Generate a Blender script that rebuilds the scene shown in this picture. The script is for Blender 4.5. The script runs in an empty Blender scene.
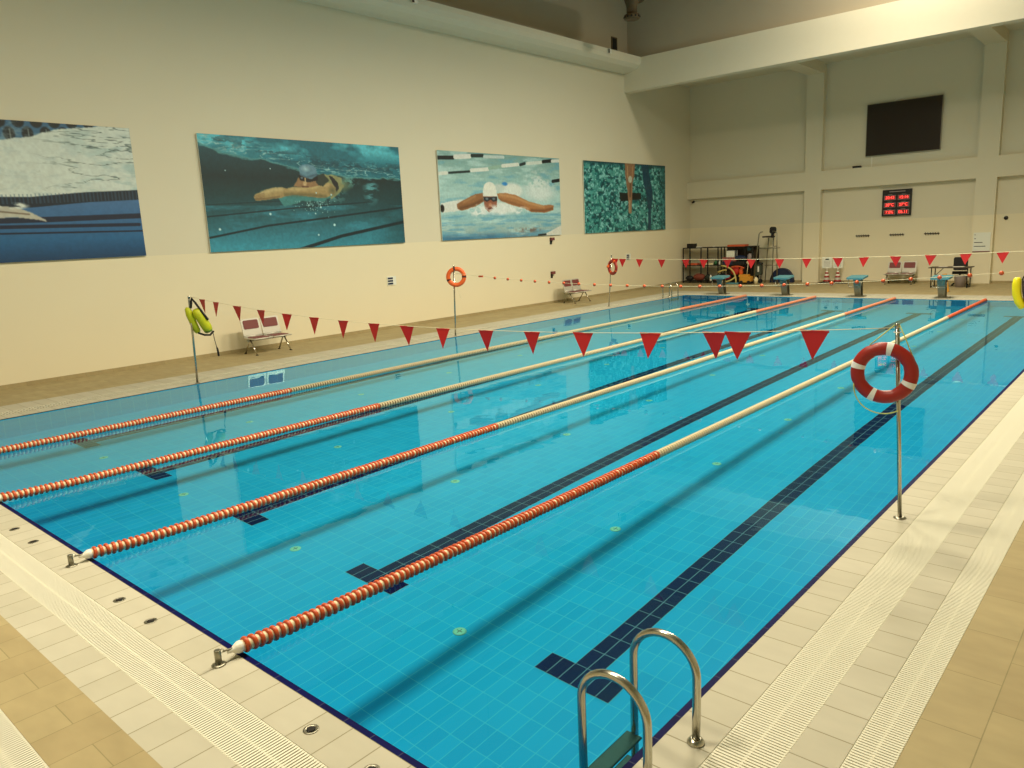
import bpy, math, random
import numpy as np
from mathutils import Vector, Matrix, Euler
random.seed(7); rng = np.random.default_rng(11)
S = bpy.context.scene; C = S.collection
PI = math.pi
# ---------------------------------------------------------------- camera
cd = bpy.data.cameras.new('camera'); cam = bpy.data.objects.new('camera', cd); C.objects.link(cam)
cd.sensor_width = 36; cd.lens = 756.59 / 1024 * 36; cd.clip_start = .05; cd.clip_end = 200
cam.location = (14.390, -2.115, 2.583)
cam.rotation_euler = (math.radians(78.86), math.radians(2.66), math.radians(41.17))
S.camera = cam
# ---------------------------------------------------------------- world, lights, exposure
w = bpy.data.worlds.new('world'); S.world = w; w.use_nodes = True
w.node_tree.nodes['Background'].inputs[0].default_value = (.9, .85, .7, 1)
w.node_tree.nodes['Background'].inputs[1].default_value = 0.0
def lamp(x, y, z, power, col=(1, .875, .64), size=1.8, tilt=0, spread=158):
    l = bpy.data.lights.new('high_bay_lamp', 'AREA'); l.shape = 'DISK'; l.size = size
    l.energy = power; l.color = col
    l.spread = math.radians(spread)
    l.cycles.is_caustics_light = True
    o = bpy.data.objects.new('high_bay_lamp', l); C.objects.link(o); o.location = (x, y, z)
    o.rotation_euler = (0, math.radians(tilt), 0)
    return o
LX = 8.5
for ly, p in ((-1.5, 540), (4, 530), (9, 620), (14, 760), (19, 840)):
    lamp(LX, ly, 9.7, p, tilt=7)
lamp(7.4, 22.2, 12.3, 620, spread=178)
S.view_settings.view_transform = 'Standard'; S.view_settings.look = 'None'
S.view_settings.gamma = 1; S.view_settings.use_curve_mapping = False
S.view_settings.exposure = 0.0
cy = S.cycles
cy.use_denoising = True
cy.max_bounces = 10; cy.diffuse_bounces = 5; cy.glossy_bounces = 5; cy.transmission_bounces = 8
cy.caustics_reflective = False; cy.caustics_refractive = True
cy.sample_clamp_indirect = 6
# ---------------------------------------------------------------- materials
def lin(c):
    return tuple(((v / 255) / 12.92 if v / 255 <= .04045 else ((v / 255 + .055) / 1.055) ** 2.4) for v in c)
def mat(name, col, rough=.5, metal=0, noise=0, nscale=6, bump=0, spec=.5, emit=None, es=1):
    m = bpy.data.materials.new(name); m.use_nodes = True
    nt = m.node_tree; b = nt.nodes['Principled BSDF']
    c = lin(col)
    b.inputs['Roughness'].default_value = rough; b.inputs['Metallic'].default_value = metal
    b.inputs['Specular IOR Level'].default_value = spec
    b.inputs['Base Color'].default_value = (*c, 1)
    if noise or bump:
        tc = nt.nodes.new('ShaderNodeTexCoord'); n = nt.nodes.new('ShaderNodeTexNoise')
        n.inputs['Scale'].default_value = nscale; n.inputs['Detail'].default_value = 4
        nt.links.new(tc.outputs['Object'], n.inputs['Vector'])
        if noise:
            mx = nt.nodes.new('ShaderNodeMix'); mx.data_type = 'RGBA'
            mx.inputs['A'].default_value = (*[v * (1 - noise) for v in c], 1)
            mx.inputs['B'].default_value = (*[min(1, v * (1 + noise)) for v in c], 1)
            nt.links.new(n.outputs['Fac'], mx.inputs['Factor']); nt.links.new(mx.outputs['Result'], b.inputs['Base Color'])
        if bump:
            bp = nt.nodes.new('ShaderNodeBump'); bp.inputs['Strength'].default_value = bump; bp.inputs['Distance'].default_value = .01
            nt.links.new(n.outputs['Fac'], bp.inputs['Height']); nt.links.new(bp.outputs['Normal'], b.inputs['Normal'])
    if emit:
        b.inputs['Emission Color'].default_value = (*lin(emit), 1); b.inputs['Emission Strength'].default_value = es
    return m
def tile_mat(name, c1, c2, cm, bw, rh, mortar, axes='xy', off=(0, 0), stagger=0, rough=.35, noise=.0, spec=.5):
    m = bpy.data.materials.new(name); m.use_nodes = True
    nt = m.node_tree; b = nt.nodes['Principled BSDF']; b.inputs['Roughness'].default_value = rough
    b.inputs['Specular IOR Level'].default_value = spec
    tc = nt.nodes.new('ShaderNodeTexCoord'); sp = nt.nodes.new('ShaderNodeSeparateXYZ'); cb = nt.nodes.new('ShaderNodeCombineXYZ')
    nt.links.new(tc.outputs['Object'], sp.inputs[0])
    for i, a in enumerate(axes):
        ad = nt.nodes.new('ShaderNodeMath'); ad.operation = 'ADD'; ad.inputs[1].default_value = 50 * (bw if i == 0 else rh) - off[i]
        nt.links.new(sp.outputs['xyz'.index(a)], ad.inputs[0]); nt.links.new(ad.outputs[0], cb.inputs[i])
    br = nt.nodes.new('ShaderNodeTexBrick'); br.offset = stagger; br.squash = 1
    br.inputs['Scale'].default_value = 1; br.inputs['Brick Width'].default_value = bw; br.inputs['Row Height'].default_value = rh
    br.inputs['Mortar Size'].default_value = mortar; br.inputs['Mortar Smooth'].default_value = 0
    br.inputs['Color1'].default_value = (*lin(c1), 1); br.inputs['Color2'].default_value = (*lin(c2), 1); br.inputs['Mortar'].default_value = (*lin(cm), 1)
    nt.links.new(cb.outputs[0], br.inputs['Vector'])
    out = br.outputs['Color']
    if noise:
        n = nt.nodes.new('ShaderNodeTexNoise'); n.inputs['Scale'].default_value = 3.0; n.inputs['Detail'].default_value = 5
        mp = nt.nodes.new('ShaderNodeMapping'); mp.inputs['Scale'].default_value = (1.0, 2.2, 1)
        nt.links.new(tc.outputs['Object'], mp.inputs[0]); nt.links.new(mp.outputs[0], n.inputs['Vector'])
        mr = nt.nodes.new('ShaderNodeMapRange'); mr.inputs['From Min'].default_value = .3; mr.inputs['From Max'].default_value = .7
        mr.inputs['To Min'].default_value = 1 - noise; mr.inputs['To Max'].default_value = 1 + noise * .5
        nt.links.new(n.outputs['Fac'], mr.inputs['Value'])
        vm = nt.nodes.new('ShaderNodeVectorMath'); vm.operation = 'SCALE'
        nt.links.new(out, vm.inputs[0]); nt.links.new(mr.outputs[0], vm.inputs['Scale']); out = vm.outputs[0]
    nt.links.new(out, b.inputs['Base Color'])
    return m
M = {}
M['wall_up'] = mat('wall_paint_upper', (217, 212, 190), .65, noise=.02, nscale=.8)
M['wall_lo'] = mat('wall_paint_lower', (228, 220, 192), .6, noise=.02, nscale=.8)
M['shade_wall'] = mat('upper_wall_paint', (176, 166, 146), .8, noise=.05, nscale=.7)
M['ceil'] = mat('ceiling_paint', (200, 195, 180), .9)
M['far_wall'] = mat('unseen_wall_paint', (215, 212, 192), .8)
M['beam'] = mat('beam_paint', (226, 220, 200), .6, noise=.02)
M['steel'] = mat('brushed_steel', (190, 186, 172), .22, 1)
M['steel_dull'] = mat('dull_steel', (150, 146, 130), .4, 1)
M['black'] = mat('black_paint', (16, 15, 14), .5)
M['rubber'] = mat('black_rubber', (22, 21, 20), .7)
M['white'] = mat('white_plastic', (235, 232, 220), .35)
M['cream'] = mat('cream_plastic', (232, 220, 180), .4)
M['orange'] = mat('orange_plastic', (198, 84, 40), .35)
M['ropecream'] = mat('rope_cream_plastic', (208, 196, 160), .45)
M['salmon'] = mat('salmon_plastic', (206, 126, 88), .45)
M['darkorange'] = mat('dark_gap_plastic', (96, 58, 30), .6)
M['farorange'] = mat('dark_orange_plastic', (205, 88, 48), .4)
M['red'] = mat('red_vinyl', (196, 26, 30), .5)
M['ringred'] = mat('life_ring_red', (158, 34, 26), .4)
M['ringorange'] = mat('life_ring_orange', (238, 104, 40), .45)
M['tape'] = mat('white_tape', (240, 240, 240), .4)
M['darktape'] = mat('dark_tape', (70, 24, 24), .5)
M['yellowcord'] = mat('yellow_cord', (206, 214, 120), .6)
M['cord'] = mat('white_cord', (226, 216, 180), .6)
M['lime'] = mat('lime_foam', (190, 196, 20), .5, noise=.05)
M['limedark'] = mat('olive_foam', (120, 140, 20), .5)
M['yellow'] = mat('yellow_foam', (245, 232, 20), .45, noise=.04)
M['maroon'] = mat('maroon_pad', (120, 58, 56), .6)
M['alu'] = mat('aluminium_paint', (205, 202, 190), .35, .3)
M['blockblue'] = mat('block_blue', (84, 144, 158), .5)
M['navyfoam'] = mat('navy_foam', (18, 36, 70), .6)
M['wood'] = mat('dark_brown_board', (66, 54, 38), .5, noise=.1, nscale=3)
M['amber'] = mat('amber_plastic', (212, 152, 52), .45)
M['led'] = mat('red_led', (80, 5, 5), .5, emit=(255, 70, 60), es=3.5)
M['ledbg'] = mat('red_led_window', (70, 8, 8), .4, emit=(150, 20, 20), es=.5)
M['greytext'] = mat('grey_print', (150, 140, 140), .6)
M['screen'] = mat('dark_screen', (34, 22, 14), .3)
M['board'] = mat('white_board', (226, 230, 220), .5)
M['brownmetal'] = mat('brown_duct_metal', (92, 76, 52), .55, .2, noise=.1)
M['darkhole'] = mat('dark_opening', (20, 16, 12), .8)
TP, TL = .1155, .231
POOLB = ((44, 187, 236), (38, 178, 229), (92, 206, 236))
M['pool_floor'] = tile_mat('pool_floor_tile', *POOLB, TP, TL, .0035, 'xy', (11.20, 1.96), rough=.4, spec=.2)
M['pool_wx'] = tile_mat('pool_side_tile', *POOLB, TL, TP, .004, 'yz', rough=.4, spec=.2)
M['pool_wy'] = tile_mat('pool_end_tile', *POOLB, TL, TP, .004, 'xz', rough=.4, spec=.2)
M['navy'] = tile_mat('navy_line_tile', (4, 4, 64), (6, 7, 72), (140, 150, 160), TP, TL, .004, 'xy', (11.20, 1.96), rough=.4, spec=.2)
M['ledge_y'] = tile_mat('navy_edge_tile', (6, 8, 66), (8, 12, 76), (60, 64, 90), TL, 5, .003, 'yx', rough=.6, spec=.08)
M['ledge_x'] = tile_mat('navy_end_edge_tile', (6, 8, 66), (8, 12, 76), (60, 64, 90), TL, 5, .003, 'xy', (.05, 0), rough=.6, spec=.08)
ST = ((190, 186, 168), (183, 179, 160), (146, 140, 116))
M['stone_x'] = tile_mat('stone_tile_x', *ST, .238, 5, .004, 'xy', (.05, 0), rough=.6, noise=.05, spec=.12)
M['stone_y'] = tile_mat('stone_tile_y', *ST, .245, 5, .004, 'yx', rough=.6, noise=.05, spec=.12)
BG = ((171, 157, 119), (164, 149, 112), (142, 132, 96))
M['beige'] = tile_mat('beige_floor_tile', *BG, .57, .28, .003, 'yx', (.47, 13.57), .5, rough=.6, spec=.12, noise=.1)
M['grate'] = mat('grating_plastic', (226, 224, 206), .7, spec=.1)
M['channel'] = mat('drain_channel', (96, 88, 66), .8)
# water
def water_mat():
    m = bpy.data.materials.new('pool_water'); m.use_nodes = True; nt = m.node_tree
    for n in list(nt.nodes): nt.nodes.remove(n)
    o = nt.nodes.new('ShaderNodeOutputMaterial'); g = nt.nodes.new('ShaderNodeBsdfGlass')
    g.inputs['IOR'].default_value = 1.333; g.inputs['Roughness'].default_value = 0
    g.inputs['Color'].default_value = (.58, .97, 1.0, 1)
    tc = nt.nodes.new('ShaderNodeTexCoord'); mp = nt.nodes.new('ShaderNodeMapping'); mp.inputs['Scale'].default_value = (1, 1, 1)
    n = nt.nodes.new('ShaderNodeTexNoise'); n.inputs['Scale'].default_value = 1.6; n.inputs['Detail'].default_value = 2
    b = nt.nodes.new('ShaderNodeBump'); b.inputs['Strength'].default_value = .045; b.inputs['Distance'].default_value = .05
    nt.links.new(tc.outputs['Object'], mp.inputs[0]); nt.links.new(mp.outputs[0], n.inputs['Vector']); nt.links.new(n.outputs['Fac'], b.inputs['Height'])
    nt.links.new(b.outputs['Normal'], g.inputs['Normal']); nt.links.new(g.outputs[0], o.inputs[0])
    return m
M['water'] = water_mat()
M['tread'] = mat('grey_green_tread', (80, 78, 70), .5, .3, noise=.3, nscale=40)
M['inletm'] = mat('pale_green_plastic', (190, 226, 190), .4)
# ---------------------------------------------------------------- mesh builder
class MB:
    def __init__(s): s.v = []; s.f = []; s.m = []; s.sm = []
    def add(s, vs, fs, mi=0, smooth=False):
        o = len(s.v); s.v += [tuple(v) for v in vs]
        for f in fs: s.f.append([i + o for i in f]); s.m.append(mi); s.sm.append(smooth)
        return s
    def box(s, x0, x1, y0, y1, z0, z1, mi=0, T=None):
        vs = [(x, y, z) for z in (z0, z1) for y in (y0, y1) for x in (x0, x1)]
        if T is not None: vs = [tuple(T @ Vector(v)) for v in vs]
        return s.add(vs, [(0, 2, 3, 1), (4, 5, 7, 6), (0, 1, 5, 4), (2, 6, 7, 3), (0, 4, 6, 2), (1, 3, 7, 5)], mi)
    def rbox(s, x0, x1, y0, y1, z0, z1, r=.02, mi=0, T=None, axis='z', seg=4):
        """box with rounded vertical edges (about the given axis)"""
        lo = {'z': (x0, x1, y0, y1, z0, z1), 'y': (x0, x1, z0, z1, y0, y1), 'x': (y0, y1, z0, z1, x0, x1)}[axis]
        a0, a1, b0, b1, c0, c1 = lo; r = min(r, (a1 - a0) / 2.001, (b1 - b0) / 2.001); P = []
        for cx, cy_, st in ((a1 - r, b1 - r, 0), (a0 + r, b1 - r, 90), (a0 + r, b0 + r, 180), (a1 - r, b0 + r, 270)):
            for k in range(seg + 1):
                t = math.radians(st + 90 * k / seg); P.append((cx + r * math.cos(t), cy_ + r * math.sin(t)))
        n = len(P)
        mk = {'z': lambda a, b, c: (a, b, c), 'y': lambda a, b, c: (a, c, b), 'x': lambda a, b, c: (c, a, b)}[axis]
        vs = [mk(a, b, c0) for a, b in P] + [mk(a, b, c1) for a, b in P]
        if T is not None: vs = [tuple(T @ Vector(v)) for v in vs]
        fs = [list(range(n))[::-1], list(range(n, 2 * n))] + [(i, (i + 1) % n, n + (i + 1) % n, n + i) for i in range(n)]
        return s.add(vs, fs, mi)
    def quad(s, a, b, c, d, mi=0): return s.add([a, b, c, d], [(0, 1, 2, 3)], mi)
    def prism(s, pts, axis, c0, c1, mi=0):
        n = len(pts); mk = {'z': lambda a, b, c: (a, b, c), 'y': lambda a, b, c: (a, c, b), 'x': lambda a, b, c: (c, a, b)}[axis]
        vs = [mk(a, b, c0) for a, b in pts] + [mk(a, b, c1) for a, b in pts]
        return s.add(vs, [list(range(n))[::-1], list(range(n, 2 * n))] + [(i, (i + 1) % n, n + (i + 1) % n, n + i) for i in range(n)], mi)
    def tube(s, pts, r, mi=0, seg=10, cap=True, closed=False):
        pts = [Vector(p) for p in pts]; n = len(pts); rs = r if isinstance(r, (list, tuple)) else [r] * n
        vs = []; up = None
        for i in range(n):
            if closed: t = (pts[(i + 1) % n] - pts[i - 1]).normalized()
            else: t = (pts[min(i + 1, n - 1)] - pts[max(i - 1, 0)]).normalized()
            if up is None:
                up = Vector((0, 0, 1)) if abs(t.z) < .9 else Vector((1, 0, 0))
            a = t.cross(up)
            if a.length < 1e-6: a = t.cross(Vector((0, 1, 0)))
            a.normalize(); b = a.cross(t).normalized(); up = b
            for k in range(seg):
                an = 2 * PI * k / seg; vs.append(pts[i] + a * (rs[i] * math.cos(an)) + b * (rs[i] * math.sin(an)))
        fs = []
        for i in range(n if closed else n - 1):
            j = (i + 1) % n
            for k in range(seg): fs.append((i * seg + k, i * seg + (k + 1) % seg, j * seg + (k + 1) % seg, j * seg + k))
        s.add(vs, fs, mi, True)
        if cap and not closed:
            o = len(s.v) - len(vs)
            s.f.append([o + k for k in range(seg)][::-1]); s.m.append(mi); s.sm.append(False)
            s.f.append([o + (n - 1) * seg + k for k in range(seg)]); s.m.append(mi); s.sm.append(False)
        return s
    def lathe(s, prof, seg=24, mi=0, T=None, smooth=True):
        """prof: (radius, z) list about z"""
        vs = []; fs = []; n = len(prof)
        for r, z in prof:
            for k in range(seg): a = 2 * PI * k / seg; vs.append((r * math.cos(a), r * math.sin(a), z))
        for i in range(n - 1):
            for k in range(seg): fs.append((i * seg + k, i * seg + (k + 1) % seg, (i + 1) * seg + (k + 1) % seg, (i + 1) * seg + k))
        fs.append([k for k in range(seg)][::-1]); fs.append([(n - 1) * seg + k for k in range(seg)])
        if T is not None: vs = [tuple(T @ Vector(v)) for v in vs]
        s.add(vs, fs, mi, smooth)
        s.sm[-1] = s.sm[-2] = False
        return s
    def sphere(s, c, r, mi=0, seg=16, rings=10, sc=(1, 1, 1)):
        prof = [(max(1e-4, r * math.sin(PI * i / rings)), -r * math.cos(PI * i / rings)) for i in range(rings + 1)]
        return s.lathe(prof, seg, mi, Matrix.Translation(c) @ Matrix.Diagonal((*sc, 1)))
    def build(s, name, mats, parent=None, loc=(0, 0, 0), rot=(0, 0, 0)):
        me = bpy.data.meshes.new(name); me.from_pydata(s.v, [], s.f); me.update()
        if not isinstance(mats, (list, tuple)): mats = [mats]
        for k in mats: me.materials.append(M[k] if isinstance(k, str) else k)
        me.polygons.foreach_set('material_index', s.m); me.polygons.foreach_set('use_smooth', s.sm)
        o = bpy.data.objects.new(name, me); C.objects.link(o); o.location = loc; o.rotation_euler = rot
        if parent is not None: o.parent = parent
        return o
def tag(o, label, cat, group=None, kind=None):
    o['label'] = label; o['category'] = cat
    if group: o['group'] = group
    if kind: o['kind'] = kind
    return o
def thing(name, label, cat, loc=(0, 0, 0), rz=0, group=None):
    o = bpy.data.objects.new(name, None); C.objects.link(o); o.empty_display_size = .1
    o.location = loc; o.rotation_euler = (0, 0, rz)
    return tag(o, label, cat, group)
def struct(o): o['kind'] = 'structure'; return o
def copy_tree(o, parent=None):
    c = o.copy(); C.objects.link(c)
    if parent is not None: c.parent = parent
    for ch in [x for x in o.children]: copy_tree(ch, c)
    return c
def text_obj(body, size, depth, matk, name, parent, loc, rot, align='CENTER'):
    cu = bpy.data.curves.new('t', 'FONT'); cu.body = body; cu.size = size; cu.extrude = depth; cu.align_x = align; cu.align_y = 'CENTER'
    to = bpy.data.objects.new('t', cu); C.objects.link(to)
    dg = bpy.context.evaluated_depsgraph_get(); me = bpy.data.meshes.new_from_object(to.evaluated_get(dg))
    bpy.data.objects.remove(to); bpy.data.curves.remove(cu)
    me.name = name; me.materials.clear(); me.materials.append(M[matk])
    o = bpy.data.objects.new(name, me); C.objects.link(o); o.location = loc; o.rotation_euler = rot
    if parent is not None: o.parent = parent
    return o
# ---------------------------------------------------------------- room dimensions
XL, XR, YN, YF, ZC = -3.36, 18.0, -7.0, 30.74, 13.4
PW, PL, PD, WZ = 12.59, 24.32, 1.45, -.012
# ---------------------------------------------------------------- pool basin
b = MB()
LW = .045; WX = PW - LW
def rectz(b, x0, x1, y0, y1, z, mi): b.quad((x0, y0, z), (x1, y0, z), (x1, y1, z), (x0, y1, z), mi)
PY = PL - LW; LZ = -.006
rectz(b, LW, WX, LW, PY, -PD, 0)
b.quad((LW, LW, -PD), (LW, PY, -PD), (LW, PY, LZ), (LW, LW, LZ), 1)
b.quad((WX, LW, LZ), (WX, PY, LZ), (WX, PY, -PD), (WX, LW, -PD), 1)
b.quad((LW, LW, LZ), (WX, LW, LZ), (WX, LW, -PD), (LW, LW, -PD), 2)
b.quad((LW, PY, -PD), (WX, PY, -PD), (WX, PY, LZ), (LW, PY, LZ), 2)
for x0, x1 in ((0, LW), (WX, PW)): rectz(b, x0, x1, 0, PL, LZ, 3)
for y0, y1 in ((0, LW), (PY, PL)): rectz(b, LW, WX, y0, y1, LZ, 4)
b.quad((0, 0, LZ), (0, PL, LZ), (0, PL, 0), (0, 0, 0), 3); b.quad((PW, 0, 0), (PW, PL, 0), (PW, PL, LZ), (PW, 0, LZ), 3)
b.quad((0, 0, 0), (PW, 0, 0), (PW, 0, LZ), (0, 0, LZ), 4); b.quad((0, PL, LZ), (PW, PL, LZ), (PW, PL, 0), (0, PL, 0), 4)
for k in range(5):                     # lane lines with a T at each end, laid in navy tile
    cx = 11.20 - 2.4255 * k
    rectz(b, cx - TP, cx + TP, 1.96, 22.13, -PD + .003, 5)
    for y0 in (1.96, 21.9): rectz(b, cx - 3 * TP, cx + 3 * TP, y0, y0 + TL, -PD + .004, 5)
basin = struct(b.build('pool_basin', ['pool_floor', 'pool_wx', 'pool_wy', 'ledge_y', 'ledge_x', 'navy']))
basin.cycles.is_caustics_receiver = True
b = MB(); rectz(b, LW, WX, LW, PY, WZ, 0)
water = b.build('pool_water', 'water'); water['kind'] = 'stuff'; tag(water, 'still clear blue water filling the swimming pool', 'water')
water.data.shade_smooth()
water.cycles.is_caustics_caster = True
# ---------------------------------------------------------------- deck strips
R = [(0, PW, 0, PL), (-.35, 12.84, -.27, PL + .28), (-.65, 13.14, -.55, PL + .56), (-1.3, 13.37, -.80, 25.9)]
def ring(b, a, c, z0, z1, mx, my):
    ax0, ax1, ay0, ay1 = a; cx0, cx1, cy0, cy1 = c
    b.box(cx0, cx1, cy0, ay0, z0, z1, mx); b.box(cx0, cx1, ay1, cy1, z0, z1, mx)
    b.box(cx0, ax0, ay0, ay1, z0, z1, my); b.box(ax1, cx1, ay0, ay1, z0, z1, my)
b = MB(); ring(b, R[0], R[1], -.03, 0, 0, 1); struct(b.build('pool_coping', ['stone_x', 'stone_y']))
b = MB(); ring(b, R[2], R[3], -.03, 0, 0, 1); struct(b.build('stone_tile_border', ['stone_x', 'stone_y']))
b = MB()
x0, x1, y0, y1 = R[3]; G2X = (13.37, 13.57); G2Y = (-1.41, -1.17)
b.box(XL, XR, y1, YF + .3, -.03, 0); b.box(XL, x0, y0, y1, -.03, 0); b.box(G2X[1], XR, y0, y1, -.03, 0)
b.box(XL, XR, G2Y[1], y0, -.03, 0); b.box(XL, XR, YN, G2Y[0], -.03, 0)
struct(b.build('floor', 'beige'))
b = MB()
b.box(R[2][0] - .1, R[2][1] + .1, R[2][2], R[1][2], -.06, -.05); b.box(R[2][0] - .1, R[2][1] + .1, R[1][3], R[2][3], -.06, -.05)
b.box(R[2][0], R[1][0], R[2][2], R[2][3], -.061, -.051); b.box(R[1][1], R[2][1], R[2][2], R[2][3], -.061, -.051)
b.box(G2X[0], G2X[1], y0, y1, -.06, -.05); b.box(XL, XR, G2Y[0], G2Y[1], -.06, -.05)
struct(b.build('drain_channel', 'channel'))
def grating(name, x0, x1, y0, y1, along, pitch=.0215):
    """plastic slats running across the channel, on three carrier bars"""
    b = MB(); a0, a1 = (x0, x1) if along == 'x' else (y0, y1); n = int((a1 - a0) / pitch)
    for i in range(n):
        a = a0 + i * pitch + .002
        if along == 'x': b.box(a, a + .0135, y0 + .003, y1 - .003, -.012, -.001)
        else: b.box(x0 + .003, x1 - .003, a, a + .0135, -.012, -.001)
    c0, c1 = (y0, y1) if along == 'x' else (x0, x1)
    for t in (.02, .5, .98):
        c = c0 + (c1 - c0) * t
        if along == 'x': b.box(x0, x1, c - .007, c + .007, -.03, -.004)
        else: b.box(c - .007, c + .007, y0, y1, -.03, -.004)
    return struct(b.build(name, 'grate'))
grating('overflow_grate', R[1][1], R[2][1], R[2][2], R[2][3], 'y')
grating('overflow_grate', -.65, R[1][1], R[2][2], R[1][2], 'x')
grating('overflow_grate', -.65, -.35, R[1][2], R[1][3], 'y', .043)
grating('overflow_grate', -.65, R[1][1], R[1][3], R[2][3], 'x', .043)
grating('floor_grate', G2X[0], G2X[1], -.8, 25.9, 'y')
grating('floor_grate', 5, 15, G2Y[0], G2Y[1], 'x')
# ---------------------------------------------------------------- walls
def two_tone(b, box, split=2.5):
    x0, x1, y0, y1, z0, z1 = box
    if z0 < split < z1: b.box(x0, x1, y0, y1, z0, split, 1); b.box(x0, x1, y0, y1, split, z1, 0)
    else: b.box(x0, x1, y0, y1, z0, z1, 0 if z0 >= split else 1)
b = MB(); two_tone(b, (XL - .3, XL, YN, YF + .5, 0, 9.2)); struct(b.build('wall_left', ['wall_up', 'wall_lo']))
b = MB(); two_tone(b, (XL, XR, YF + .28, YF + .5, 0, 9.2)); struct(b.build('wall_back', ['wall_up', 'wall_lo']))
b = MB(); two_tone(b, (2.10, 2.78, YF, YF + .28, 0, 8.95)); struct(b.build('wall_column', ['wall_up', 'wall_lo']))
b = MB(); two_tone(b, (8.37, 9.04, YF, YF + .28, 0, 8.95)); struct(b.build('wall_column', ['wall_up', 'wall_lo']))
b = MB(); two_tone(b, (14.6, 15.3, YF, YF + .28, 0, 8.95)); struct(b.build('wall_column', ['wall_up', 'wall_lo']))
b = MB()
for x0, x1 in ((XL, 2.10), (2.78, 8.37), (9.04, 14.6), (15.3, XR)): b.box(x0, x1, YF, YF + .28, 3.83, 4.58)
struct(b.build('wall_beam', 'wall_up'))
b = MB(); b.box(XL, XR, 25.53, 25.96, 8.05, 9.27); struct(b.build('ceiling_beam', 'beam'))
for cx in (2.44, 8.70, 14.95):
    b = MB(); b.box(cx - .33, cx + .33, 25.96, YF + .28, 8.42, 8.95); struct(b.build('ceiling_joist', 'wall_up'))
b = MB(); b.box(XL, XR, 25.96, YF + .5, 8.80, 9.2); struct(b.build('ceiling_niche', 'wall_up'))
b = MB(); b.prism([(XL, 8.75), (-3.05, 8.78), (-2.78, 8.86), (-2.62, 8.98), (-2.57, 9.12), (-2.57, 9.27), (XL, 9.27)], 'y', YN, 25.53)
struct(b.build('edge_beam', 'beam'))
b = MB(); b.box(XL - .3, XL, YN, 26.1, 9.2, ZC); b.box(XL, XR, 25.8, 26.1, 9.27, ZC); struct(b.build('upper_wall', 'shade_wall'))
b = MB(); b.box(XL - .3, XR + .3, YN - .3, 26.1, ZC, ZC + .2); struct(b.build('ceiling', 'ceil'))
b = MB(); two_tone(b, (XR, XR + .3, YN, YF + .5, 0, ZC)); struct(b.build('wall_right', ['far_wall', 'far_wall']))
b = MB(); two_tone(b, (XL, XR, YN - .3, YN, 0, ZC)); struct(b.build('wall_front', ['far_wall', 'far_wall']))
b = MB(); b.box(XL, XL + .012, YN, YF + .28, 0, .08); struct(b.build('baseboard_left', 'beige'))
b = MB(); b.box(XL, 2.1, YF + .268, YF + .28, 0, .08); b.box(2.78, 8.37, YF + .268, YF + .28, 0, .08); b.box(9.04, XR, YF + .268, YF + .28, 0, .08)
struct(b.build('baseboard_back', 'beige'))
b = MB(); b.box(XL, XL + .03, 24.62, 25.02, 9.55, 10.05); b.box(XL + .03, XL + .035, 24.68, 24.96, 9.6, 10.0, 1); struct(b.build('window_1', ['brownmetal', 'darkhole']))
# ---------------------------------------------------------------- ventilation duct
dct = thing('air_duct', 'brown round ventilation duct with a drum nozzle hanging under the ceiling', 'duct', (-.74, 22, 9.68))
b = MB(); b.lathe([(.22, 0), (.265, .02), (.265, .16), (.22, .18)], 28)
for k in range(12):
    a = 2 * PI * k / 12; b.sphere((.255 * math.cos(a), .255 * math.sin(a), .09), .04, 1, 10, 6)
b.build('nozzle', ['brownmetal', 'darkhole'], dct)
MB().lathe([(.18, .17), (.19, .45), (.30, .75), (.36, 1.0)], 28).build('neck', 'brownmetal', dct)
MB().tube([(0, .5, .98), (0, -6, .98), (0, -20, .98)], .36, seg=24).build('main_duct', 'brownmetal', dct)
for yy in (-3, -9, -15): MB().tube([(0, yy, 1.3), (0, yy, ZC - 9.68)], .015).build('hanger', 'steel_dull', dct)
# ---------------------------------------------------------------- painted panels on the left wall
def vnoise(W, H, sx, sy, seed):
    r = np.random.default_rng(seed); gx, gy = max(2, int(sx)) + 2, max(2, int(sy)) + 2
    g = r.random((gy, gx)); xs = np.linspace(0, gx - 1.001, W); ys = np.linspace(0, gy - 1.001, H)
    xi = xs.astype(int); yi = ys.astype(int); fx = xs - xi; fy = ys - yi; fx = fx * fx * (3 - 2 * fx); fy = (fy * fy * (3 - 2 * fy))[:, None]
    a = g[yi][:, xi]; bb = g[yi][:, xi + 1]; c = g[yi + 1][:, xi]; d = g[yi + 1][:, xi + 1]
    return (a * (1 - fx) + bb * fx) * (1 - fy) + (c * (1 - fx) + d * fx) * fy
def fbm(W, H, sx, sy, seed, o=4):
    t = 0; am = 1; tot = 0
    for k in range(o): t = t + am * vnoise(W, H, sx * 2 ** k, sy * 2 ** k, seed + k); tot += am; am *= .55
    return t / tot
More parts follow.
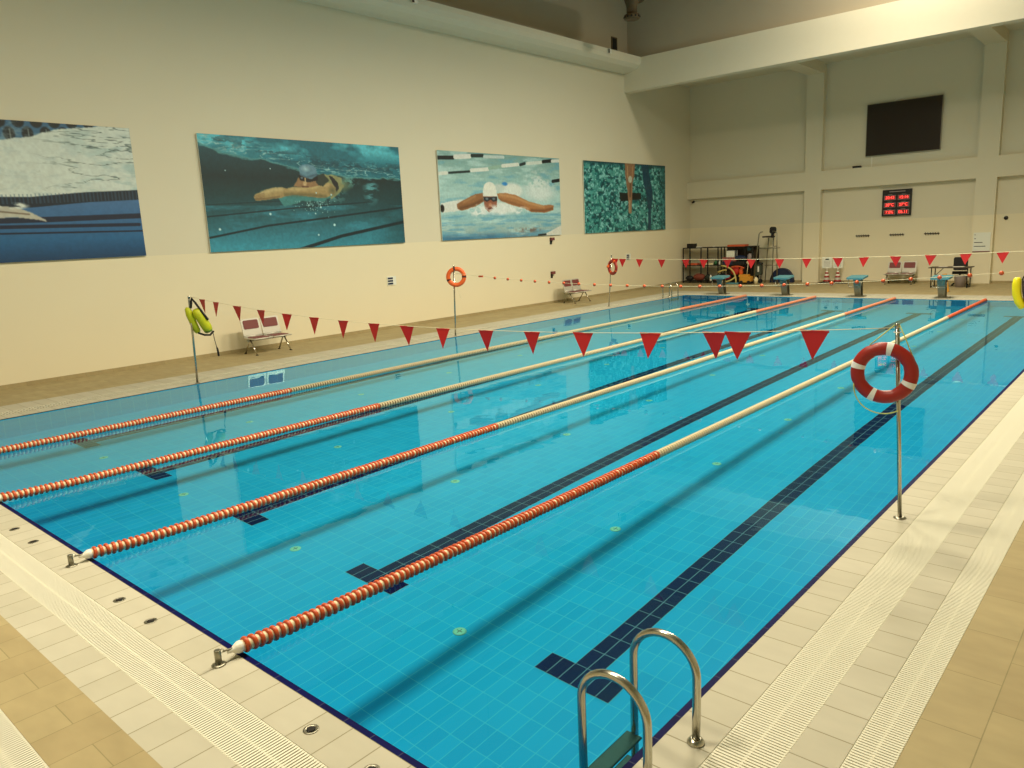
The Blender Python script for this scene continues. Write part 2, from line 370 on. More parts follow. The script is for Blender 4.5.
class Paint:
    def __init__(s, W=460, H=206):
        s.W, s.H = W, H; s.u, s.v = np.meshgrid(np.linspace(0, 1, W), np.linspace(0, 1, H)); s.a = W / H
        s.im = np.zeros((H, W, 3))
    def fill(s, c): s.im[:] = np.array(c) / 255
    def blend(s, mask, c):
        c = np.array(c) / 255 if not isinstance(c, np.ndarray) else c
        m = np.clip(mask, 0, 1)[..., None]; s.im = s.im * (1 - m) + c * m
    def vgrad(s, stops):
        ts = [t for t, _ in stops]; s.im = np.stack([np.interp(s.v, ts, [c[i] / 255 for _, c in stops]) for i in range(3)], -1)
    def seg(s, a, b):
        ax, ay = a[0] * s.a, a[1]; bx, by = b[0] * s.a, b[1]; dx, dy = bx - ax, by - ay
        px, py = s.u * s.a, s.v; t = np.clip(((px - ax) * dx + (py - ay) * dy) / (dx * dx + dy * dy + 1e-12), 0, 1)
        return np.hypot(px - ax - t * dx, py - ay - t * dy)
    def stroke(s, pts, w, c, soft=.006, al=1):
        d = np.min([s.seg(pts[i], pts[i + 1]) for i in range(len(pts) - 1)], 0); s.blend(np.clip((w - d) / soft + .5, 0, 1) * al, c)
    def poly(s, pts, c, soft=.008, warp=0, al=1):
        u, v = s.u, s.v
        if warp: u = u + (fbm(s.W, s.H, 40, 18, 5) - .5) * warp; v = v + (fbm(s.W, s.H, 40, 18, 9) - .5) * warp
        ins = np.zeros(u.shape, bool); n = len(pts)
        for i in range(n):
            x0, y0 = pts[i]; x1, y1 = pts[(i + 1) % n]
            if y0 == y1: continue
            ins ^= ((y0 > v) != (y1 > v)) & (u < (x1 - x0) * (v - y0) / (y1 - y0) + x0)
        m = ins.astype(float)
        m = (m + np.roll(m, 1, 0) + np.roll(m, -1, 0) + np.roll(m, 1, 1) + np.roll(m, -1, 1)) / 5
        s.blend(m * al, c)
    def ell(s, cx, cy_, rx, ry, c, soft=.15, al=1, noise=None):
        d = np.hypot((s.u - cx) / rx, (s.v - cy_) / ry)
        m = np.clip((1 - d) / soft, 0, 1)
        if noise is not None: m = m * np.clip((noise - .42) * 6, 0, 1)
        s.blend(m * al, c)
    def fine(s, am, seed, sx=110, sy=50):
        s.im = np.clip(s.im * (1 + (fbm(s.W, s.H, sx, sy, seed, 2) - .5)[..., None] * am), 0, 1)
def panel(y0, paint, label):
    W, H = paint.W, paint.H; Ly, Hz = 6.17, 2.76; z0 = 2.51
    im = np.clip(paint.im, 0, 1); l = np.where(im <= .04045, im / 12.92, ((im + .055) / 1.055) ** 2.4)
    me = bpy.data.meshes.new('print'); xs = np.linspace(0, Ly, W); zs = np.linspace(Hz, 0, H)
    co = np.zeros((H, W, 3)); co[..., 1] = xs[None]; co[..., 2] = zs[:, None]; co[..., 0] = .033
    idx = np.arange(W * H).reshape(H, W)
    fs = np.stack([idx[:-1, :-1], idx[1:, :-1], idx[1:, 1:], idx[:-1, 1:]], -1).reshape(-1, 4)
    me.vertices.add(W * H); me.vertices.foreach_set('co', co.ravel())
    me.loops.add(fs.size); me.loops.foreach_set('vertex_index', fs.ravel())
    me.polygons.add(len(fs)); me.polygons.foreach_set('loop_start', np.arange(len(fs)) * 4); me.polygons.foreach_set('loop_total', np.full(len(fs), 4))
    me.update(calc_edges=True)
    l = np.clip(l * np.array([1.0, 1.12, 1.28]) * .92, 0, .9)
    at = me.color_attributes.new('print', 'FLOAT_COLOR', 'POINT')
    at.data.foreach_set('color', np.concatenate([l.reshape(-1, 3), np.ones((W * H, 1))], 1).ravel())
    if 'print' not in M:
        m = bpy.data.materials.new('printed_photo'); m.use_nodes = True; nt = m.node_tree; n = nt.nodes.new('ShaderNodeVertexColor'); n.layer_name = 'print'
        bs = nt.nodes['Principled BSDF']; bs.inputs['Roughness'].default_value = .5; nt.links.new(n.outputs['Color'], bs.inputs['Base Color']); M['print'] = m
    me.materials.append(M['print'])
    t = thing('photo_panel', label, 'wall picture', (XL + .025, y0, z0), group=None)
    o = bpy.data.objects.new('printed_photo', me); C.objects.link(o); o.parent = t
    MB().box(0, .031, 0, Ly, 0, Hz).build('backing_board', 'board', t)
    return t
# panel 1 : white splash over blue lanes
p = Paint(); p.fill((58, 104, 150)); n1 = fbm(p.W, p.H, 10, 16, 3, 5); n2 = fbm(p.W, p.H, 30, 30, 8, 4)
p.vgrad([(0, (56, 100, 130)), (.15, (60, 105, 135)), (.55, (70, 110, 150)), (.7, (56, 100, 140)), (.85, (34, 94, 136)), (1, (18, 58, 92))])
for k in range(14):
    u = .30 + k * .0535; o_ = .095 - .1 * max(0, u - .6)
    p.ell(u, o_, .0195, .058, (16, 26, 30), .25); p.ell(u - .024, o_ - .085, .021, .052, (16, 26, 30), .25); p.stroke([(u + .003, o_ - .03), (u + .003, o_ + .07)], .004, (150, 158, 150), al=.7)
wp = [(-.1, .14), (.595, .14), (.683, .102), (.761, .046), (.873, .007), (1.01, -.02), (1.01, .475), (.874, .497), (.609, .556), (-.1, .60)]
p.poly(wp, (214, 216, 200), warp=.02)
bl = np.clip((n1 - .52) * 7, 0, 1) * np.clip((p.u - .7) * 4, 0, 1) * ((p.v > .03) & (p.v < .5)); rid = np.clip(1 - np.abs(fbm(p.W, p.H, 7, 22, 21, 4) - .5) * 26, 0, 1) * np.clip((p.u - .66) * 5, 0, 1) * (p.v < .49)
p.blend(bl * .55, (150, 178, 172)); p.blend(rid * .8, (58, 76, 70)); p.blend(np.clip((n2 - .55) * 6, 0, 1) * (p.v < .55) * .35, (178, 190, 182))
p.stroke([(.0, .60), (.565, .574), (.651, .574), (.823, .536), (1, .515)], .038, (22, 34, 46)); p.blend((np.sin(p.u * 520) > .3) * (np.abs(p.v - (.60 - .08 * p.u - .0)) < .035) * (p.u > .55) * .4, (70, 100, 120))
p.stroke([(0, .72), (.688, .70), (.997, .68)], .02, (24, 32, 52)); p.stroke([(0, .75), (.99, .749)], .013, (22, 30, 52)); p.stroke([(0, .79), (1, .80)], .006, (14, 22, 40))
p.poly([(.3, .57), (.563, .60), (.605, .609), (.646, .646), (.687, .701), (.69, .716), (.665, .701), (.6, .68), (.5, .69), (.3, .68)], (196, 186, 164))
p.stroke([(.52, .63), (.64, .66)], .006, (130, 112, 92)); p.ell(.6, .6, .05, .03, (224, 222, 206), .4, noise=n2)
p.fine(.1, 33); p1 = p
# panel 2 : diver under the surface
p = Paint(); nA = fbm(p.W, p.H, 5, 9, 41, 5); nB = fbm(p.W, p.H, 18, 24, 55, 4)
p.vgrad([(0, (26, 88, 98)), (.2, (18, 60, 66)), (.35, (14, 42, 44)), (.5, (20, 58, 60)), (.7, (32, 86, 92)), (.85, (44, 112, 124)), (1, (50, 134, 150))])
p.blend(np.clip((.55 - p.u) * 1.2, 0, .8) * np.clip((p.v - .8) * 5, 0, 1), (60, 156, 176)); p.blend(np.clip((nA - .5) * 3, 0, .6) * (p.v > .6), (56, 140, 156))
p.blend(np.clip((p.u - .75) * 2, 0, .7) * np.clip((p.v - .35) * 4, 0, 1), (16, 48, 50))
sf = np.interp(p.u, [0, .102, .274, .436, .548, 1], [.075, .156, .194, .271, .311, .34]) + (nB - .5) * .05
top = np.clip((sf - p.v) / .01, 0, 1); p.blend(top, (24, 104, 116))
p.blend(top * np.clip((fbm(p.W, p.H, 6, 5, 77, 4) - .42) * 5, 0, 1) * np.clip((.2 - p.v) * 8, 0, 1), (84, 186, 196))
rg = np.clip(1 - np.abs(fbm(p.W, p.H, 16, 40, 91, 3) - .5) * 14, 0, 1); p.blend(top * rg * np.clip(1 - np.abs(p.v - sf + .06) * 9, 0, 1) * .9, (176, 206, 196))
p.blend(top * np.clip(1 - np.abs(p.v - sf + .10) * 12, 0, 1) * (nB < .45) * .5, (10, 44, 52)); p.blend(np.clip(1 - np.abs(p.v - sf) * 70, 0, 1) * .6, (120, 196, 190))
p.stroke([(.009, .595), (.219, .573), (.6, .53)], .004, (12, 44, 48)); p.stroke([(.003, .696), (.43, .62), (.8, .57)], .006, (10, 40, 46))
p.stroke([(.003, .876), (.265, .784), (.526, .729), (1.007, .625)], .009, (8, 36, 42)); p.stroke([(.397, 1.02), (.625, .905), (1, .779)], .016, (8, 34, 40))
p.ell(.815, .45, .055, .17, (92, 160, 164), .7, .9, nB); p.ell(.60, .5, .09, .12, (120, 176, 170), .8, .6, fbm(p.W, p.H, 60, 30, 3, 2))
p.ell(.645, .40, .075, .085, (116, 128, 92), .8, .95); p.poly([(.54, .31), (.6, .305), (.655, .335), (.665, .42), (.632, .487), (.589, .541), (.542, .43)], (140, 138, 92), warp=.02)
p.ell(.70, .37, .06, .07, (110, 176, 166), .9, .75, fbm(p.W, p.H, 50, 30, 13, 3))
p.poly([(.586, .318), (.606, .325), (.632, .39), (.634, .44), (.621, .47), (.608, .41)], (30, 32, 34), warp=.01)
p.poly([(.31, .49), (.42, .47), (.6, .50), (.55, .565), (.44, .56), (.38, .60), (.35, .61)], (62, 128, 124), warp=.015)
arm = [(.209, .524), (.222, .50), (.259, .466), (.30, .442), (.343, .436), (.37, .445), (.403, .435), (.45, .43), (.50, .405), (.544, .385), (.59, .39), (.618, .43), (.61, .49), (.562, .53), (.51, .525), (.46, .515), (.40, .505), (.362, .512), (.335, .535), (.29, .545), (.22, .56)]
p.poly(arm, (166, 138, 88), warp=.012)
p.stroke([(.25, .49), (.31, .46), (.345, .455)], .014, (206, 182, 128), .03, .8); p.stroke([(.38, .455), (.46, .45), (.54, .415), (.58, .41)], .012, (196, 170, 116), .03, .8)
p.stroke([(.36, .50), (.46, .50), (.56, .515)], .014, (96, 84, 50), .03, .7); p.stroke([(.22, .545), (.27, .54), (.33, .52)], .007, (112, 84, 54), .015, .7)
for q in range(4): p.stroke([(.212 + .006 * q, .525 + .009 * q), (.26, .49 + .014 * q)], .0028, (118, 90, 58), .008, .7)
p.ell(.60, .46, .03, .06, (60, 70, 48), .9, .6)
p.poly([(.426, .346), (.45, .33), (.526, .35), (.542, .41), (.49, .431), (.43, .432), (.403, .43)], (150, 112, 74), warp=.01); p.ell(.46, .40, .012, .035, (208, 176, 126), .6, .9); p.stroke([(.445, .425), (.475, .428)], .006, (84, 46, 34), .01, .8)
p.poly([(.50, .33), (.56, .30), (.585, .36), (.55, .42), (.52, .40)], (44, 54, 46), warp=.02)
p.poly([(.44, .243), (.455, .222), (.482, .215), (.51, .228), (.522, .254), (.528, .312), (.494, .361), (.463, .339), (.439, .324)], (96, 132, 146)); p.ell(.47, .26, .028, .035, (164, 194, 196), .9, .9); p.stroke([(.44, .315), (.47, .34), (.525, .31)], .008, (44, 70, 84), .02, .7)
p.poly([(.433, .317), (.463, .344), (.494, .356), (.528, .324), (.529, .364), (.48, .385), (.437, .368)], (22, 22, 24)); p.ell(.447, .345, .008, .014, (90, 110, 116), .5); p.stroke([(.464, .35), (.462, .40)], .007, (196, 164, 116))
for x, y, r in ((.279, .679, .006), (.049, .806, .006), (.594, .792, .007), (.506, .884, .005), (.591, .5, .005), (.513, .483, .004), (.47, .60, .004), (.53, .62, .005), (.50, .68, .004), (.1, .3, .003), (.3, .27, .003)): p.ell(x, y, r, r * p.a, (190, 220, 216), .4)
for k in range(90):
    x, y = .5 + rng.normal() * .05, .56 + abs(rng.normal()) * .06; p.ell(x, y, .0025, .0055, (150, 196, 190), .5, .8)
p.fine(.18, 35); p2 = p
# panel 3 : butterfly swimmer seen head on
p = Paint(); nA = fbm(p.W, p.H, 6, 14, 141, 5); nB = fbm(p.W, p.H, 34, 26, 155, 4)
p.vgrad([(0, (124, 160, 152)), (.3, (156, 190, 180)), (.55, (170, 200, 192)), (.75, (146, 188, 188)), (.9, (158, 182, 174)), (1, (96, 132, 146))])
p.blend(np.clip((nA - .5) * 4, 0, .7), (190, 216, 206)); p.blend(np.clip((.40 - nA) * 5, 0, .6), (104, 164, 180))
for a, c, wv in ((((.0, .082), (.111, .072)), (24, 34, 34), .022), (((.125, .062), (.235, .045)), (224, 220, 206), .026), (((.25, .037), (.334, .028)), (34, 46, 44), .02), (((.345, .04), (.5, .03)), (196, 206, 196), .018),
                 (((.0, .255), (.06, .245)), (222, 220, 204), .02), (((.075, .243), (.226, .218)), (34, 50, 48), .013), (((.24, .205), (.37, .182)), (224, 222, 206), .022), (((.38, .17), (.48, .14)), (150, 180, 160), .02),
                 (((.489, .135), (.62, .107)), (224, 222, 206), .022), (((.64, .11), (.68, .09)), (40, 50, 48), .018), (((.70, .09), (.83, .065)), (214, 216, 200), .02), (((.845, .055), (.925, .037)), (20, 26, 28), .022), (((.93, .3), (1, .281)), (16, 22, 24), .022), (((.93, .04), (1, .03)), (220, 218, 204), .02)): p.stroke(a, wv, c)
p.ell(.804, .36, .17, .26, (226, 228, 216), .7, .8, nB); p.ell(.80, .45, .2, .12, (220, 226, 216), .6, .9)
p.poly([(.011, .578), (.126, .548), (.25, .53), (.25, .64), (.121, .668), (.011, .695)], (222, 220, 206), warp=.02); p.ell(.012, .64, .018, .05, (30, 26, 24), .3)
p.ell(.557, .43, .11, .11, (224, 226, 212), .3); p.ell(.5, .35, .03, .03, (50, 130, 190), .5); p.ell(.45, .40, .07, .06, (200, 208, 196), .5)
p.ell(.449, .64, .22, .1, (228, 228, 216), .5, .95)
p.poly([(.119, .593), (.165, .548), (.257, .478), (.319, .462), (.325, .562), (.251, .624), (.15, .668), (.122, .645)], (150, 100, 62), warp=.008)
p.stroke([(.14, .64), (.24, .60), (.31, .55)], .016, (96, 62, 40), .03, .7); p.stroke([(.17, .57), (.26, .50)], .01, (186, 138, 92), .03, .8)
p.poly([(.434, .467), (.5, .458), (.589, .481), (.702, .561), (.834, .612), (.90, .60), (.934, .612), (.926, .673), (.844, .705), (.722, .694), (.653, .644), (.562, .61), (.475, .562), (.443, .53)], (176, 118, 72), warp=.008)
p.stroke([(.72, .67), (.84, .68), (.92, .65)], .014, (112, 70, 44), .03, .8); p.stroke([(.46, .54), (.56, .58), (.65, .62)], .012, (118, 74, 46), .03, .6); p.stroke([(.46, .48), (.58, .51), (.7, .58), (.84, .63)], .012, (208, 156, 104), .03, .8)
p.poly([(.322, .50), (.433, .499), (.427, .625), (.39, .66), (.363, .69), (.328, .64)], (150, 90, 66)); p.ell(.375, .60, .018, .03, (190, 130, 96), .5); p.stroke([(.35, .65), (.40, .645)], .009, (92, 40, 30))
p.ell(.376, .415, .053, .09, (236, 232, 214), .12); p.poly([(.323, .42), (.43, .42), (.432, .50), (.32, .50)], (232, 228, 210))
p.poly([(.322, .508), (.433, .507), (.431, .554), (.40, .565), (.378, .54), (.35, .565), (.324, .547)], (40, 44, 48)); p.ell(.35, .53, .015, .02, (110, 120, 124), .5); p.ell(.405, .53, .015, .02, (110, 120, 124), .5)
sp = np.clip((nB - .46) * 7, 0, 1)
for cx, cy_, rx, ry in ((.28, .68, .1, .07), (.45, .66, .12, .08), (.6, .67, .12, .06), (.3, .62, .05, .05)): p.ell(cx, cy_, rx, ry, (232, 232, 222), .5, .95, nB)
p.blend(np.clip((fbm(p.W, p.H, 8, 40, 191, 4) - .55) * 6, 0, .6) * (p.v > .72), (92, 156, 180)); p.ell(.69, .92, .15, .045, (120, 90, 76), .7, .8, nB)
p.blend(np.clip((p.v - .93) * 14, 0, .7) * np.clip((.6 - p.u) * 4, 0, 1), (44, 104, 140)); p.poly([(.80, 1.01), (.87, .96), (1.01, .87), (1.01, 1.02)], (220, 214, 196)); p.stroke([(.78, .99), (.85, .985)], .012, (40, 46, 44))
p.fine(.1, 37); p3 = p
# panel 4 : diver seen from above on rippled water
p = Paint(); nB = fbm(p.W, p.H, 34, 22, 255, 3); nC = fbm(p.W, p.H, 60, 34, 277, 2)
p.fill((28, 112, 108)); p.blend(np.clip((nB - .5) * 7, 0, .9), (84, 158, 146)); p.blend(np.clip((.46 - nB) * 9, 0, .9), (6, 66, 70)); p.blend(np.clip((nC - .6) * 10, 0, .8), (150, 208, 200))
p.blend(np.clip((.06 - p.v) * 18, 0, .8), (8, 60, 66)); p.blend(np.clip((p.u - .9) * 6, 0, .5), (12, 84, 88))
p.poly([(.674, -.02), (.766, -.02), (.8, .256), (.83, .421), (.806, .638), (.796, 1.01), (.759, 1.01), (.762, .67), (.74, .472), (.7, .261)], (12, 58, 78), warp=.015, al=.9)
p.poly([(.4, .43), (.508, .428), (.506, .547), (.411, .555)], (18, 26, 26), warp=.01); p.poly([(.553, .427), (.67, .432), (.669, .522), (.558, .539)], (18, 26, 26), warp=.01)
p.poly([(.471, -.01), (.599, -.01), (.587, .186), (.564, .283), (.555, .539), (.544, .74), (.508, .731), (.507, .539), (.493, .349), (.475, .192)], (150, 110, 78), warp=.008)
p.stroke([(.535, .30), (.53, .48)], .012, (66, 44, 34), .03, .8); p.stroke([(.503, .05), (.503, .2)], .012, (206, 160, 116), .03, .8); p.stroke([(.566, .05), (.562, .2)], .012, (190, 140, 100), .03, .8); p.stroke([(.525, .55), (.525, .71)], .012, (206, 178, 138), .03, .8)
p.ell(.535, .232, .027, .058, (196, 192, 168), .25); p.fine(.15, 39); p4 = p
panel(-.66, p1, 'wall photo print of a white splash above dark blue lane lines, leftmost on the wall')
panel(7.05, p2, 'wall photo print of an underwater swimmer with a grey cap and outstretched arms')
panel(14.77, p3, 'wall photo print of a butterfly swimmer in a white cap with arms spread')
panel(22.46, p4, 'turquoise wall photo print of a diver seen from above beside a dark wavy band')
# ---------------------------------------------------------------- lane ropes
def disc_unit(ring_m, core_m, R1=.054, R2=.038, w=.024, pitch=.052, gap_m=None):
    b = MB(); T = Matrix.Rotation(PI / 2, 4, 'X')
    b.lathe([(R2, -w / 2), (R1 * .93, -w / 2), (R1, -w / 4), (R1, w / 4), (R1 * .93, w / 2), (R2, w / 2)], 18, 0, T)
    b.lathe([(R2 * .8, w / 2), (R2, w / 2 + .003), (R2, pitch - w / 2 - .003), (R2 * .8, pitch - w / 2)], 14, 1, Matrix.Rotation(PI / 2, 4, 'X'))
    return b
uo = disc_unit('orange', 'white'); P0 = .052
near_me = uo.build('float_disc', ['orange', 'cream']); near_mesh = near_me.data; bpy.data.objects.remove(near_me)
def rope_z(y): return .02 + .04 * math.exp(-y / .35)
rope_info = [(2.5, 'nearest the photo wall side'), (5.0, ''), (7.5, ''), (10.0, '')]
labels = ['orange and cream lane rope closest to the wall with the photo prints', 'orange and cream lane rope, second from the wall with the photo prints',
          'orange and cream lane rope hooked to the left of the two steel posts', 'orange and cream lane rope closest to the camera, hooked to the nearest steel post']
for i, x in enumerate((2.5, 5.0, 7.52, 10.03)):
    t = thing('lane_rope', labels[i], 'lane rope', (x, 0, 0), group='lane ropes across the pool')
    MB().tube([(0, -.10, .075), (0, .02, .062)] + [(0, y, rope_z(y)) for y in np.linspace(.1, PL + .05, 40)], .006, seg=6).build('cable', 'steel_dull', t)
    b = MB(); b.lathe([(.010, -.085), (.014, -.055), (.030, -.035), (.040, -.012), (.040, .012), (.02, .02)], 18, 0, Matrix.Translation((0, .015, .055)) @ Matrix.Rotation(-PI / 2, 4, 'X'))
    b.build('end_float', 'white', t)
    y = .055
    for k in range(100):
        o = bpy.data.objects.new('float_disc', near_mesh); C.objects.link(o); o.parent = t; o.location = (0, y, rope_z(y) + random.uniform(-.002, .002)); o.rotation_euler = (random.uniform(-.12, .12), 0, random.uniform(-.12, .12)); y += P0
        if k >= 94: pass
    sb = MB(); ys = y; b = MB()
    while y < PL - .08:
        far = y >= 19.35; R1, wd = .051, (.030 if far and i == 3 else .021)
        T = Matrix.Translation((0, y, rope_z(y))) @ Matrix.Rotation(PI / 2, 4, 'X')
        seg = 12 if y < 12 else 8
        b.lathe([(.034, -wd / 2), (R1, -wd * .36), (R1, wd * .36), (.034, wd / 2)], seg, (0 if i == 3 else 3) if far else 1, T)
        b.lathe([(.033, wd / 2), (.033, P0 - wd / 2)], 8, (1 if i < 3 else 0) if far else 2, T)
        y += P0
    o = b.build('float_disc', ['farorange', 'ropecream', 'darkorange', 'salmon'], t); o['kind'] = 'stuff'; o['label'] = 'cream discs of the middle stretch and dark orange discs at the far end'
# anchors on the near edge
def anchor(x, label, y=-.135, flip=1):
    t = thing('rope_post', label, 'post', (x, y, 0), group='steel rope posts on the pool edge')
    MB().lathe([(.045, 0), (.045, .004), (.03, .009), (.02, .01)], 24).build('flange', 'steel_dull', t)
    MB().lathe([(.021, .008), (.021, .098), (.019, .101)], 20).build('post', 'steel_dull', t)
    MB().tube([(0, flip * (.028 + .013 * math.cos(a)), .082 + .013 * math.sin(a)) for a in np.linspace(0, 2 * PI, 14)[:-1]], .0028, closed=True, seg=6).build('ring', 'steel', t)
    return t
anchor(10.03, 'short steel post holding the lane rope closest to the camera')
anchor(7.52, 'short steel post on the near edge holding the second lane rope from the camera')
# sockets in the coping
SOCK = [(11.06, 'round socket in the pool edge, the one just right of the nearest rope post'), (11.58, 'round socket in the pool edge closest to the bottom of the photo'),
        (8.54, 'round socket in the pool edge between the rope posts, the left one'), (9.08, 'round socket in the pool edge between the rope posts, the right one'),
        (6.07, 'round socket in the pool edge farthest left in the photo'), (6.61, 'round socket in the pool edge left of both rope posts, second from the photo edge')]
for x, lb in SOCK:
    t = thing('floor_socket', lb, 'socket', (x, -.15, 0), group='round sockets in the near pool edge')
    b = MB(); b.lathe([(.044, 0), (.044, .002), (.038, .004), (.030, .004), (.028, .001)], 28); b.build('rim', 'steel_dull', t)
    MB().lathe([(.025, .0045), (.018, .0052)], 20).build('hole', 'darkhole', t)
# pool floor inlets
il = None
for i, x in enumerate((2.6, 5.1, 7.6, 10.05)):
    for k in range(9):
        y = 1.94 + 2.38 * k
        if il is None:
            il = thing('floor_inlet', '', 'inlet', (x, y, -PD))
            MB().lathe([(.06, .003), (.06, .006), (.05, .012), (.03, .014)], 24).build('cover', 'inletm' if 'inletm' in M else 'cream', il)
            b = MB(); b.box(-.03, .03, -.005, .005, .0135, .0155); b.box(-.005, .005, -.03, .03, .0135, .0155); b.build('slot', 'steel_dull', il)
            o = il
        else: o = copy_tree(il); o.location = (x, y, -PD)
        o['label'] = 'pale floor inlet under the %s lane rope, %s from the near pool edge' % (('leftmost', 'second', 'third', 'nearest')[i], ('first', 'second', 'third', 'fourth', 'fifth', 'sixth', 'seventh', 'eighth', 'ninth')[k])
        o['group'] = 'pool floor inlets under the %s lane rope' % ('leftmost', 'second', 'third', 'nearest')[i]
# ---------------------------------------------------------------- poles, strings
def pole(base, top, label, r=.021):
    t = thing('flag_pole', label, 'pole', base)
    d = Vector(top) - Vector(base)
    MB().tube([(0, 0, .004), tuple(d)], r, seg=16).build('pole', 'steel', t)
    MB().lathe([(.052, 0), (.052, .004), (.03, .012)], 24).build('base_flange', 'steel_dull', t)
    MB().lathe([(r * 1.15, -.02), (r * 1.15, .008), (r * .6, .014)], 16, 0, Matrix.Translation(d)).build('cap', 'steel', t)
    MB().tube([tuple(d * .965 + Vector((.028 * math.cos(a), .028 * math.sin(a), 0))) for a in np.linspace(0, 2 * PI, 12)[:-1]], .004, closed=True, seg=6).build('string_clip', 'white', t)
    return t
pole((12.73, 4.76, 0), (12.63, 4.76, 1.69), 'steel pole in the right foreground carrying the red life ring', .0175)
pole((-.07, 4.77, 0), (.03, 4.77, 1.71), 'thin steel pole on the far left carrying the lime rescue tube')
pole((-.11, 11.98, 0), (-.02, 11.98, 1.86), 'thin steel pole carrying the bright orange life ring')
pole((-.45, 19.78, 0), (-.30, 19.78, 1.75), 'thin steel pole carrying the red and orange life ring near the far bench', .018)
pole((12.72, 12, 0), (12.68, 12, 1.78), 'steel pole just outside the right edge carrying the yellow rescue tube')
pole((12.72, 19.7, 0), (12.68, 19.7, 1.78), 'steel pole outside the right edge holding the far end of the far flag string')
def string_pts(x0, z0, x1, z1, y, zm, n=40):
    out = []
    for i in range(n + 1):
        t = i / n; base = z0 + (z1 - z0) * t; sag = (z0 + z1) / 2 - zm
        out.append((x0 + (x1 - x0) * t, y, base - sag * 4 * t * (1 - t)))
    return out
def zat(pts, x):
    for a, c in zip(pts, pts[1:]):
        if a[0] <= x <= c[0]: return a[2] + (c[2] - a[2]) * (x - a[0]) / (c[0] - a[0])
    return pts[-1][2]
def flags(label, group, pts, xs, y, wd, h, r):
    t = thing('flag_string', label, 'flag string', (0, y, 0), group=group)
    MB().tube([(a, 0, c) for a, _, c in pts], r, seg=6).build('string', 'cord', t)
    for x in xs:
        z = zat(pts, x); s = random.uniform(-.02, .02); b = MB()
        b.prism([(-wd / 2, 0), (s, -h), (wd / 2, 0)], 'y', -.0015, .0015)
        b.box(-wd / 2, wd / 2, -.004, .004, -.012, .006)
        b.build('pennant', 'red', t, (x, 0, z - .004), (random.uniform(-.1, .1), 0, random.uniform(-.12, .12)))
NP = string_pts(.03, 1.69, 12.62, 1.66, 4.85, 1.40)
flags('string of red triangular flags crossing the pool in the foreground', 'flag strings', NP,
      [.42, .94, 1.69, 2.48, 3.28, 4.05, 4.81, 5.55, 6.28, 7.01, 7.8, 8.56, 9.32, 10.2, 10.93, 11.18, 11.92], 4.83, .262, .27, .0035)
FP = string_pts(-.23, 1.64, 12.68, 1.68, 19.7, 1.545)
flags('string of red triangular flags at the far end of the pool', 'flag strings', FP,
      [-.1, .21, .87, 1.7, 2.56, 3.18, 3.97, 4.73, 5.58, 6.36, 7.21, 7.89, 8.68, 9.51, 10.29, 11.07, 11.85, 12.4], 19.68, .27, .27, .006)
BP = string_pts(.03, 1.66, 12.68, 1.68, 12, 1.38)
t = thing('float_string', 'white false start rope with small orange balls across the middle of the pool', 'rope', (0, 12, 0))
MB().tube([(a, 0, c) for a, _, c in BP], .004, seg=6).build('string', 'cord', t)
MB().rbox(.85, 1.0, -.02, .02, zat(BP, .93) - .022, zat(BP, .93) + .022, .015).build('buckle', 'farorange', t)
for k in range(26):
    x = 1.41 + .4335 * k
    MB().sphere((0, 0, 0), .036, 0, 14, 8).build('ball', 'orange', t, (x, 0, zat(BP, x) - .005))
# ---------------------------------------------------------------- life rings
def ring_mesh(R1=.208, r=.056, notch=False):
    b = MB(); seg, ms = 64, 16; vs = []; fs = []
    for i in range(seg):
        a = 2 * PI * i / seg
        k = 1.0
        if notch:
            for c in (math.radians(45 + 90 * q - 20) for q in range(4)):
                dd = abs((a - c + PI) % (2 * PI) - PI)
                if dd < .10: k = .93
        for j in range(ms):
            q = 2 * PI * j / ms; cr, sr = math.cos(q), math.sin(q)
            rr = R1 + r * k * cr; vs.append((rr * math.cos(a), r * .8 * sr, rr * math.sin(a)))
    for i in range(seg):
        for j in range(ms): fs.append((i * ms + j, ((i + 1) % seg) * ms + j, ((i + 1) % seg) * ms + (j + 1) % ms, i * ms + (j + 1) % ms))
    return b.add(vs, fs, 0, True)
def band_mesh(a0, wdeg, R1=.208, r=.057):
    b = MB(); n, ms = 4, 16; vs = []; fs = []
    for i in range(n + 1):
        a = math.radians(a0 - wdeg / 2 + wdeg * i / n)
        for j in range(ms):
            q = 2 * PI * j / ms; rr = R1 + r * 1.015 * math.cos(q); vs.append((rr * math.cos(a), r * .83 * math.sin(q), rr * math.sin(a)))
    for i in range(n):
        for j in range(ms): fs.append((i * ms + j, (i + 1) * ms + j, (i + 1) * ms + (j + 1) % ms, i * ms + (j + 1) % ms))
    return b.add(vs, fs, 0, True)
def life_ring(label, loc, rz, rm, bands, bm, tilt=0):
    t = thing('life_ring', label, 'life ring', loc, rz); t.rotation_euler = (tilt, 0, rz)
    ring_mesh(notch=True).build('ring', rm, t)
    for a in bands: band_mesh(a, 12).build('tape_band', bm, t)
    return t
lr = life_ring('large red life ring with four white bands hanging on the foreground pole', (12.565, 4.68, 1.29), math.radians(8), 'ringred', (80, 165, 247, 337), 'tape')
